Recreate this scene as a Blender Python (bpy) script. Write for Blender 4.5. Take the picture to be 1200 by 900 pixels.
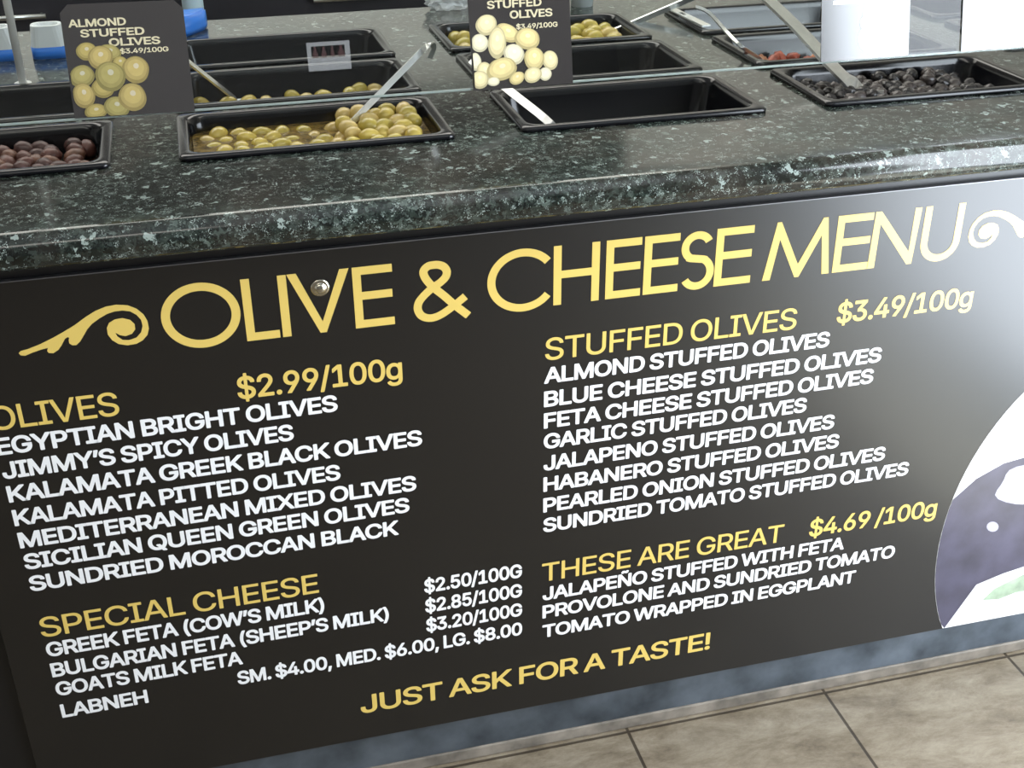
import bpy, bmesh, math, random
from mathutils import Vector, Matrix
from mathutils.geometry import tessellate_polygon
random.seed(7)
for _o in list(bpy.data.objects): bpy.data.objects.remove(_o)
S = bpy.context.scene
COL = S.collection
PI = math.pi

# ------------------------------------------------------------------ camera
F_PX, YAW, PITCH, ROLL = 1442.2, 0.251807, 0.500383, -0.00713841
CAM = Vector((0.0, -1.27, 1.331))
_sy, _cy, _sp, _cp = math.sin(YAW), math.cos(YAW), math.sin(PITCH), math.cos(PITCH)
FWD = Vector((_sy*_cp, _cy*_cp, -_sp))
_r = Vector((_cy, -_sy, 0)); _u = _r.cross(FWD)
RGT = math.cos(ROLL)*_r + math.sin(ROLL)*_u
UPV = -math.sin(ROLL)*_r + math.cos(ROLL)*_u
cd = bpy.data.cameras.new('camera'); cam = bpy.data.objects.new('camera', cd); COL.objects.link(cam)
cd.sensor_width = 36.0; cd.lens = F_PX/1200*36.0; cd.clip_start = 0.05
m = Matrix.Identity(4)
for i in range(3):
    m[i][0] = RGT[i]; m[i][1] = UPV[i]; m[i][2] = -FWD[i]; m[i][3] = CAM[i]
cam.matrix_world = m
S.camera = cam

# ------------------------------------------------------------------ light
S.view_settings.view_transform = 'Standard'; S.view_settings.look = 'None'
S.view_settings.gamma = 1.0; S.view_settings.use_curve_mapping = False
S.view_settings.exposure = -0.12
w = bpy.data.worlds.new('world'); S.world = w; w.use_nodes = True
w.node_tree.nodes['Background'].inputs[0].default_value = (0.55, 0.6, 0.65, 1)
w.node_tree.nodes['Background'].inputs[1].default_value = 0.3

def area_light(name, loc, rot, sx, sy, power, col=(1, 1, 1)):
    l = bpy.data.lights.new(name, 'AREA'); l.shape = 'RECTANGLE'; l.size = sx; l.size_y = sy
    l.energy = power; l.color = col
    o = bpy.data.objects.new(name, l); COL.objects.link(o); o.location = loc; o.rotation_euler = rot
    return o
FY, WX = -3.10, 1.62                     # the front wall and the glazed right-hand wall
WIN = (-1.55, -0.20, 0.02, 2.35)       # y0 y1 z0 z1 of the glazing in the right-hand wall, customer side
WIN_L = 14.5
_a = (WIN[1]-WIN[0])*(WIN[3]-WIN[2])
area_light('daylight_through_glazing', (WX+.08, (WIN[0]+WIN[1])/2, (WIN[2]+WIN[3])/2), (0, PI/2, 0),
           WIN[3]-WIN[2], WIN[1]-WIN[0], WIN_L*PI*_a, (0.83, 0.91, 1.0))
_s = bpy.data.lights.new('sun_through_glazing', 'SUN'); _s.energy = 60; _s.angle = math.radians(1.5); _s.color = (0.66, 0.82, 1.0)
_so = bpy.data.objects.new('sun_through_glazing', _s); COL.objects.link(_so)
_so.rotation_euler = Vector((-1, -0.28, -5.0)).to_track_quat('-Z', 'Y').to_euler()
area_light('added_light_customer_side', (-0.9, -1.9, 2.78), (0, 0, 0), 1.8, 0.5, 14, (1.0, 0.96, 0.88))  # added overhead light, lifts the left end of the board
area_light('added_light_staff_side', (0.1, 2.35, 2.78), (0, 0, 0), 4.6, 1.5, 118, (1.0, 0.97, 0.9))  # added overhead light, brightens the back band that the granite reflects

# ------------------------------------------------------------------ pixel -> place helpers
def ray(p):
    return (FWD*F_PX + RGT*(p[0]-600) - UPV*(p[1]-450)).normalized()
def onz(p, z):
    d = ray(p); return CAM + d*((z-CAM.z)/d.z)
def ony(p, y=0.0):
    d = ray(p); return CAM + d*((y-CAM.y)/d.y)
TILT = math.radians(12)
G0 = Vector((0, 0.138, 0.938)); GV = Vector((0, math.sin(TILT), math.cos(TILT))); GN = Vector((0, -math.cos(TILT), math.sin(TILT)))
def onglass(p):                                   # (u along the glass, v up the glass)
    d = ray(p); q = CAM + d*((G0-CAM).dot(GN)/d.dot(GN)); return q.x, (q-G0).dot(GV)

# ------------------------------------------------------------------ materials
def nodes(name):
    mt = bpy.data.materials.new(name); mt.use_nodes = True
    return mt, mt.node_tree, mt.node_tree.nodes['Principled BSDF']
def mat(name, col, rough=0.5, metal=0.0, spec=0.5, ior=1.5, coat=0.0, noise=0.0, nscale=40.0, bump=0.0, bscale=200.0):
    mt, nt, b = nodes(name)
    b.inputs['Roughness'].default_value = rough; b.inputs['Metallic'].default_value = metal
    b.inputs['IOR'].default_value = ior; b.inputs['Specular IOR Level'].default_value = spec
    b.inputs['Coat Weight'].default_value = coat; b.inputs['Coat Roughness'].default_value = 0.08
    tc = nt.nodes.new('ShaderNodeTexCoord')
    if noise:
        n = nt.nodes.new('ShaderNodeTexNoise'); n.inputs['Scale'].default_value = nscale; n.inputs['Detail'].default_value = 5
        r = nt.nodes.new('ShaderNodeValToRGB')
        r.color_ramp.elements[0].position = 0.3; r.color_ramp.elements[1].position = 0.7
        r.color_ramp.elements[0].color = (*[max(0, c*(1-noise)) for c in col], 1)
        r.color_ramp.elements[1].color = (*[min(1, c*(1+noise)) for c in col], 1)
        nt.links.new(tc.outputs['Object'], n.inputs['Vector']); nt.links.new(n.outputs['Fac'], r.inputs['Fac'])
        nt.links.new(r.outputs['Color'], b.inputs['Base Color'])
    else:
        b.inputs['Base Color'].default_value = (*col, 1)
    if bump:
        n2 = nt.nodes.new('ShaderNodeTexNoise'); n2.inputs['Scale'].default_value = bscale; n2.inputs['Detail'].default_value = 3
        bp = nt.nodes.new('ShaderNodeBump'); bp.inputs['Strength'].default_value = bump; bp.inputs['Distance'].default_value = 0.002
        nt.links.new(tc.outputs['Object'], n2.inputs['Vector']); nt.links.new(n2.outputs['Fac'], bp.inputs['Height'])
        nt.links.new(bp.outputs['Normal'], b.inputs['Normal'])
    return mt
def ramp(nt, stops, interp='LINEAR'):
    r = nt.nodes.new('ShaderNodeValToRGB'); cr = r.color_ramp; cr.interpolation = interp
    while len(cr.elements) > 1: cr.elements.remove(cr.elements[-1])
    cr.elements[0].position = stops[0][0]; cr.elements[0].color = (*stops[0][1], 1)
    for p, c in stops[1:]:
        e = cr.elements.new(p); e.color = (*c, 1)
    return r
def mix(nt, fac, a, b, mode='MIX'):
    n = nt.nodes.new('ShaderNodeMix'); n.data_type = 'RGBA'; n.blend_type = mode
    for s, v in ((n.inputs[0], fac), (n.inputs[6], a), (n.inputs[7], b)):
        if hasattr(v, 'is_linked'): nt.links.new(v, s)
        else: s.default_value = v
    return n.outputs[2]
def granite():
    mt, nt, b = nodes('polished_dark_green_granite')
    tc = nt.nodes.new('ShaderNodeTexCoord')
    def vor(scale, feature='F1'):
        v = nt.nodes.new('ShaderNodeTexVoronoi'); v.inputs['Scale'].default_value = scale; v.feature = feature
        n = nt.nodes.new('ShaderNodeTexNoise'); n.inputs['Scale'].default_value = scale*1.3; n.inputs['Detail'].default_value = 3
        a = nt.nodes.new('ShaderNodeMix'); a.data_type = 'VECTOR'; a.inputs[0].default_value = 0.018
        nt.links.new(tc.outputs['Object'], n.inputs['Vector'])
        nt.links.new(tc.outputs['Object'], a.inputs[4]); nt.links.new(n.outputs['Color'], a.inputs[5])
        nt.links.new(a.outputs[1], v.inputs['Vector'])
        s = nt.nodes.new('ShaderNodeSeparateColor'); nt.links.new(v.outputs['Color'], s.inputs[0])
        return s
    s1 = vor(135); s2 = vor(230); s3 = vor(380)
    r1 = ramp(nt, [(0, (.004, .006, .005)), (.32, (.010, .015, .012)), (.55, (.022, .031, .025)), (.74, (.044, .058, .048)), (.88, (.075, .097, .082)), (.96, (.12, .15, .13))], 'CONSTANT')
    nt.links.new(s1.outputs[0], r1.inputs[0])
    r2 = ramp(nt, [(0, (.004, .006, .005)), (.40, (.012, .017, .014)), (.72, (.034, .043, .036)), (.90, (.08, .10, .088)), (.97, (.17, .21, .19))], 'CONSTANT')
    nt.links.new(s2.outputs[1], r2.inputs[0])
    c = mix(nt, .5, r1.outputs[0], r2.outputs[0])
    n = nt.nodes.new('ShaderNodeTexNoise'); n.inputs['Scale'].default_value = 10; n.inputs['Detail'].default_value = 5
    nt.links.new(tc.outputs['Object'], n.inputs['Vector'])
    rb = ramp(nt, [(.45, (0, 0, 0)), (.65, (.5, .5, .5))]); nt.links.new(n.outputs['Fac'], rb.inputs[0])
    c = mix(nt, rb.outputs[0], c, (.050, .040, .031, 1))
    n2 = nt.nodes.new('ShaderNodeTexNoise'); n2.inputs['Scale'].default_value = 6; n2.inputs['Detail'].default_value = 3
    nt.links.new(tc.outputs['Object'], n2.inputs['Vector'])
    rd = ramp(nt, [(.35, (.55, .55, .55)), (.65, (1.5, 1.5, 1.5))]); nt.links.new(n2.outputs['Fac'], rd.inputs[0])
    c = mix(nt, 1.0, c, rd.outputs[0], 'MULTIPLY')
    rf = ramp(nt, [(0, (0, 0, 0)), (.975, (1, 1, 1))], 'CONSTANT'); nt.links.new(s1.outputs[2], rf.inputs[0])
    c = mix(nt, rf.outputs[0], c, (.27, .32, .29, 1))
    rg = ramp(nt, [(0, (0, 0, 0)), (.955, (1, 1, 1))], 'CONSTANT'); nt.links.new(s3.outputs[1], rg.inputs[0])
    c = mix(nt, rg.outputs[0], c, (.30, .35, .32, 1))
    nt.links.new(c, b.inputs['Base Color'])
    b.inputs['Roughness'].default_value = 0.12; b.inputs['IOR'].default_value = 1.52
    return mt
def tile_floor():
    mt, nt, b = nodes('stone_look_floor_tile')
    tc = nt.nodes.new('ShaderNodeTexCoord')
    mp = nt.nodes.new('ShaderNodeMapping'); mp.inputs['Location'].default_value = (-0.501+0.32*4, 0.0+0.32*12, 0)
    nt.links.new(tc.outputs['Object'], mp.inputs['Vector'])
    br = nt.nodes.new('ShaderNodeTexBrick'); br.offset = 0.0
    br.inputs['Scale'].default_value = 1.0; br.inputs['Brick Width'].default_value = 0.32; br.inputs['Row Height'].default_value = 0.32
    br.inputs['Mortar Size'].default_value = 0.0028; br.inputs['Mortar Smooth'].default_value = 0.3
    br.inputs['Color1'].default_value = (1, 1, 1, 1); br.inputs['Color2'].default_value = (.86, .86, .86, 1); br.inputs['Mortar'].default_value = (.22, .2, .18, 1)
    nt.links.new(mp.outputs[0], br.inputs['Vector'])
    n = nt.nodes.new('ShaderNodeTexNoise'); n.inputs['Scale'].default_value = 13; n.inputs['Detail'].default_value = 12; n.inputs['Roughness'].default_value = .78; n.inputs['Distortion'].default_value = .25
    mp2 = nt.nodes.new('ShaderNodeMapping'); mp2.inputs['Scale'].default_value = (0.7, 1.5, 1); mp2.inputs['Rotation'].default_value = (0, 0, .5)
    nt.links.new(tc.outputs['Object'], mp2.inputs['Vector']); nt.links.new(mp2.outputs[0], n.inputs['Vector'])
    r = ramp(nt, [(.30, (.10, .072, .045)), (.45, (.20, .158, .106)), (.58, (.285, .236, .168)), (.72, (.38, .325, .24))])
    nt.links.new(n.outputs['Fac'], r.inputs[0])
    c = mix(nt, 1.0, r.outputs[0], br.outputs['Color'], 'MULTIPLY')
    nt.links.new(c, b.inputs['Base Color'])
    bp = nt.nodes.new('ShaderNodeBump'); bp.inputs['Strength'].default_value = .35; bp.inputs['Distance'].default_value = .004
    ad = nt.nodes.new('ShaderNodeMath'); ad.operation = 'SUBTRACT'
    nt.links.new(n.outputs['Fac'], ad.inputs[0]); nt.links.new(br.outputs['Fac'], ad.inputs[1])
    nt.links.new(ad.outputs[0], bp.inputs['Height']); nt.links.new(bp.outputs[0], b.inputs['Normal'])
    b.inputs['Roughness'].default_value = .42
    return mt
def glass_mat(name, tint, alpha_refl=1.0, fixed=None):
    mt = bpy.data.materials.new(name); mt.use_nodes = True; nt = mt.node_tree; nt.nodes.clear()
    o = nt.nodes.new('ShaderNodeOutputMaterial'); t = nt.nodes.new('ShaderNodeBsdfTransparent'); t.inputs[0].default_value = (*tint, 1)
    g = nt.nodes.new('ShaderNodeBsdfGlossy'); g.inputs['Roughness'].default_value = 0.02
    mx = nt.nodes.new('ShaderNodeMixShader'); fr = nt.nodes.new('ShaderNodeFresnel'); fr.inputs[0].default_value = 1.45
    nt.links.new(fr.outputs[0], mx.inputs[0]); nt.links.new(t.outputs[0], mx.inputs[1]); nt.links.new(g.outputs[0], mx.inputs[2])
    nt.links.new(mx.outputs[0], o.inputs[0])
    return mt
def film_mat(name, col, fac):
    mt = bpy.data.materials.new(name); mt.use_nodes = True; nt = mt.node_tree; nt.nodes.clear()
    o = nt.nodes.new('ShaderNodeOutputMaterial'); t = nt.nodes.new('ShaderNodeBsdfTransparent')
    g = nt.nodes.new('ShaderNodeBsdfPrincipled'); g.inputs['Base Color'].default_value = (*col, 1); g.inputs['Roughness'].default_value = .3
    mx = nt.nodes.new('ShaderNodeMixShader'); mx.inputs[0].default_value = fac
    nt.links.new(t.outputs[0], mx.inputs[1]); nt.links.new(g.outputs[0], mx.inputs[2]); nt.links.new(mx.outputs[0], o.inputs[0])
    return mt
M_GRANITE = granite(); M_FLOOR = tile_floor()
M_WALL = mat('pale_painted_wall', (.72, .72, .68), .7, noise=.06, nscale=3)
M_CEIL = mat('white_ceiling', (.78, .78, .76), .8)
M_CAB = mat('black_laminate_body', (.006, .0055, .006), .35)
M_BOARD = mat('black_printed_menu_board', (.003, .0026, .0028), .31, ior=1.68)
M_GOLD = mat('gold_print', (.72, .52, .13), .31, ior=1.68)
M_WHITE = mat('white_print', (.86, .86, .86), .31, ior=1.68)
M_KICK = mat('brushed_dark_steel_kick_plate', (.14, .17, .21), .3, metal=.75, noise=.45, nscale=14, bump=.1, bscale=30)  # uneven tone mottled into the plate's base colour
M_TRIM = mat('floor_edge_stone', (.19, .165, .135), .5, noise=.4, nscale=30)
M_PAN = mat('black_polycarbonate', (.005, .0055, .007), .19, ior=1.45)
M_STEEL = mat('brushed_stainless_steel', (.72, .73, .71), .34, metal=1.0, noise=.08, nscale=60)
M_CHROME = mat('satin_white_metal', (.86, .86, .84), .3)
M_SHADOWGAP = mat('dark_substrate', (.012, .012, .012), .6)
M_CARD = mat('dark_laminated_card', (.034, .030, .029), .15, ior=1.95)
M_CARDGOLD = mat('pale_gold_print', (.62, .55, .36), .2, ior=1.7)
M_GLASS = glass_mat('clear_guard_glass', (.955, .985, .97))
M_GLASSEDGE = mat('polished_glass_edge', (.62, .70, .66), .2, ior=1.6)
M_DARK = mat('dark_back_cabinet', (.022, .02, .026), .4, noise=.4, nscale=5)

# ------------------------------------------------------------------ object helpers
def link(o, parent=None):
    COL.objects.link(o)
    if parent is not None: o.parent = parent
    return o
def tag(o, label=None, cat=None, group=None, kind=None):
    if label: o['label'] = label
    if cat: o['category'] = cat
    if group: o['group'] = group
    if kind: o['kind'] = kind
    return o
def thing(name, label, cat, loc=(0, 0, 0), group=None):
    o = link(bpy.data.objects.new(name, None)); o.location = loc; o.empty_display_size = .05
    return tag(o, label, cat, group)
def obj(name, bm, mats, parent=None, smooth=False, loc=None):
    me = bpy.data.meshes.new(name); bm.normal_update(); bm.to_mesh(me); bm.free()
    for x in (mats if isinstance(mats, (list, tuple)) else [mats]): me.materials.append(x)
    if smooth:
        for p in me.polygons: p.use_smooth = True
    o = bpy.data.objects.new(name, me); link(o, parent)
    if loc is not None: o.location = loc
    return o
def BM(): return bmesh.new()
def box(bm, x0, x1, y0, y1, z0, z1, bev=0.0, mi=0):
    vs = [bm.verts.new(v) for v in ((x0,y0,z0),(x1,y0,z0),(x1,y1,z0),(x0,y1,z0),(x0,y0,z1),(x1,y0,z1),(x1,y1,z1),(x0,y1,z1))]
    fs = [bm.faces.new([vs[i] for i in q]) for q in ((0,3,2,1),(4,5,6,7),(0,1,5,4),(1,2,6,5),(2,3,7,6),(3,0,4,7))]
    for f in fs: f.material_index = mi
    if bev:
        es = list({e for f in fs for e in f.edges})
        bmesh.ops.bevel(bm, geom=es, offset=bev, segments=2, profile=.5, affect='EDGES')
def rrect(x0, x1, y0, y1, r, n=6):
    pts = []
    for cx, cy, a0 in ((x1-r, y1-r, 0), (x0+r, y1-r, PI/2), (x0+r, y0+r, PI), (x1-r, y0+r, 1.5*PI)):
        for k in range(n+1):
            a = a0 + k*PI/2/n; pts.append((cx+r*math.cos(a), cy+r*math.sin(a)))
    return pts
def loft(bm, loops, cap0=False, cap1=False, closed=True, mi=0):
    rows = [[bm.verts.new(v) for v in lp] for lp in loops]
    for a, b in zip(rows, rows[1:]):
        n = len(a)
        for i in range(n if closed else n-1):
            f = bm.faces.new((a[i], a[(i+1) % n], b[(i+1) % n], b[i])); f.material_index = mi
    if cap0: bm.faces.new(list(reversed(rows[0]))).material_index = mi
    if cap1: bm.faces.new(rows[-1]).material_index = mi
    return rows
def tube(bm, pts, r, n=10, mi=0, cap=True, radii=None):
    pts = [Vector(p) for p in pts]; loops = []; up = Vector((.13, .21, 1))
    for i, p in enumerate(pts):
        t = (pts[min(i+1, len(pts)-1)]-pts[max(i-1, 0)]).normalized()
        s = t.cross(up).normalized(); q = s.cross(t); rr = radii[i] if radii else r
        loops.append([p + rr*(math.cos(2*PI*k/n)*s + math.sin(2*PI*k/n)*q) for k in range(n)])
    loft(bm, loops, cap, cap, mi=mi)
def flatbar(bm, pts, side, w, t, widths=None):
    """a flat strip swept along pts; side = direction across its width"""
    pts = [Vector(p) for p in pts]; loops = []
    for i, p in enumerate(pts):
        tg = (pts[min(i+1, len(pts)-1)]-pts[max(i-1, 0)]).normalized()
        s = (Vector(side) - Vector(side).dot(tg)*tg).normalized(); q = s.cross(tg)
        ww = widths[i] if widths else w
        loops.append([p + s*a*ww/2 + q*b*t/2 for a, b in ((-1,-1),(1,-1),(1,1),(-1,1))])
    loft(bm, loops, True, True)
def smooth_path(pts, n=6, closed=False):
    P = [Vector(p) for p in pts]; out = []; L = len(P)
    for i in range(L if closed else L-1):
        g = lambda k: P[k % L] if closed else P[max(0, min(L-1, k))]
        a, b, c, d = g(i-1), g(i), g(i+1), g(i+2)
        for k in range(n):
            t = k/n
            out.append(.5*((2*b)+(c-a)*t+(2*a-5*b+4*c-d)*t*t+(3*b-a-3*c+d)*t**3))
    if not closed: out.append(P[-1])
    return out
# frames that carry flat lettering: local (u, v, depth) -> world
def on_board(u, v, d): return Vector((u, -d, v))
def slab(bm, pts, frame, d0, d1, mi=0):
    """a flat outline (u, v) given a small thickness d0..d1"""
    pts = [tuple(p[:2]) for p in pts]
    ar = sum(a[0]*b[1]-b[0]*a[1] for a, b in zip(pts, pts[1:]+pts[:1]))
    if ar < 0: pts = pts[::-1]
    n = len(pts)
    lo = [bm.verts.new(frame(u, v, d0)) for u, v in pts]; hi = [bm.verts.new(frame(u, v, d1)) for u, v in pts]
    want = frame(0, 0, 1)-frame(0, 0, 0)
    for tri in tessellate_polygon([[Vector((u, v, 0)) for u, v in pts]]):
        q = [hi[k] for k in tri]
        if (q[1].co-q[0].co).cross(q[2].co-q[0].co).dot(want) < 0: q = q[::-1]
        try: bm.faces.new(q).material_index = mi
        except ValueError: pass
    for i in range(n):
        bm.faces.new((lo[i], lo[(i+1) % n], hi[(i+1) % n], hi[i])).material_index = mi
def ribbon(bm, pts, wd, frame, d0, d1, closed=False):
    """constant-width stroke along a 2-D path with mitred corners"""
    P = [Vector((p[0], p[1])) for p in pts]; L = len(P); lf, rt = [], []
    for i in range(L):
        a = P[(i-1) % L] if (closed or i > 0) else None; c = P[(i+1) % L] if (closed or i < L-1) else None
        t1 = (P[i]-a).normalized() if a is not None else None; t2 = (c-P[i]).normalized() if c is not None else None
        if t1 is None: t1 = t2
        if t2 is None: t2 = t1
        n1 = Vector((-t1.y, t1.x)); n2 = Vector((-t2.y, t2.x)); nn = (n1+n2).normalized()
        k = wd/2/max(.35, nn.dot(n1)); lf.append(P[i]+nn*k); rt.append(P[i]-nn*k)
    rng = range(L if closed else L-1)
    V = {}
    for nm, s in (('l', lf), ('r', rt)):
        for dn, d in (('0', d0), ('1', d1)):
            V[nm+dn] = [bm.verts.new(frame(p.x, p.y, d + (1.5e-6*k if dn == '1' else 0))) for k, p in enumerate(s)]
    for i in rng:
        j = (i+1) % L
        bm.faces.new((V['r1'][i], V['r1'][j], V['l1'][j], V['l1'][i]))
        bm.faces.new((V['r0'][i], V['r0'][j], V['r1'][j], V['r1'][i]))
        bm.faces.new((V['l1'][i], V['l1'][j], V['l0'][j], V['l0'][i]))
    if not closed:
        for i in (0, L-1):
            bm.faces.new((V['r0'][i], V['r1'][i], V['l1'][i], V['l0'][i]))

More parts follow.
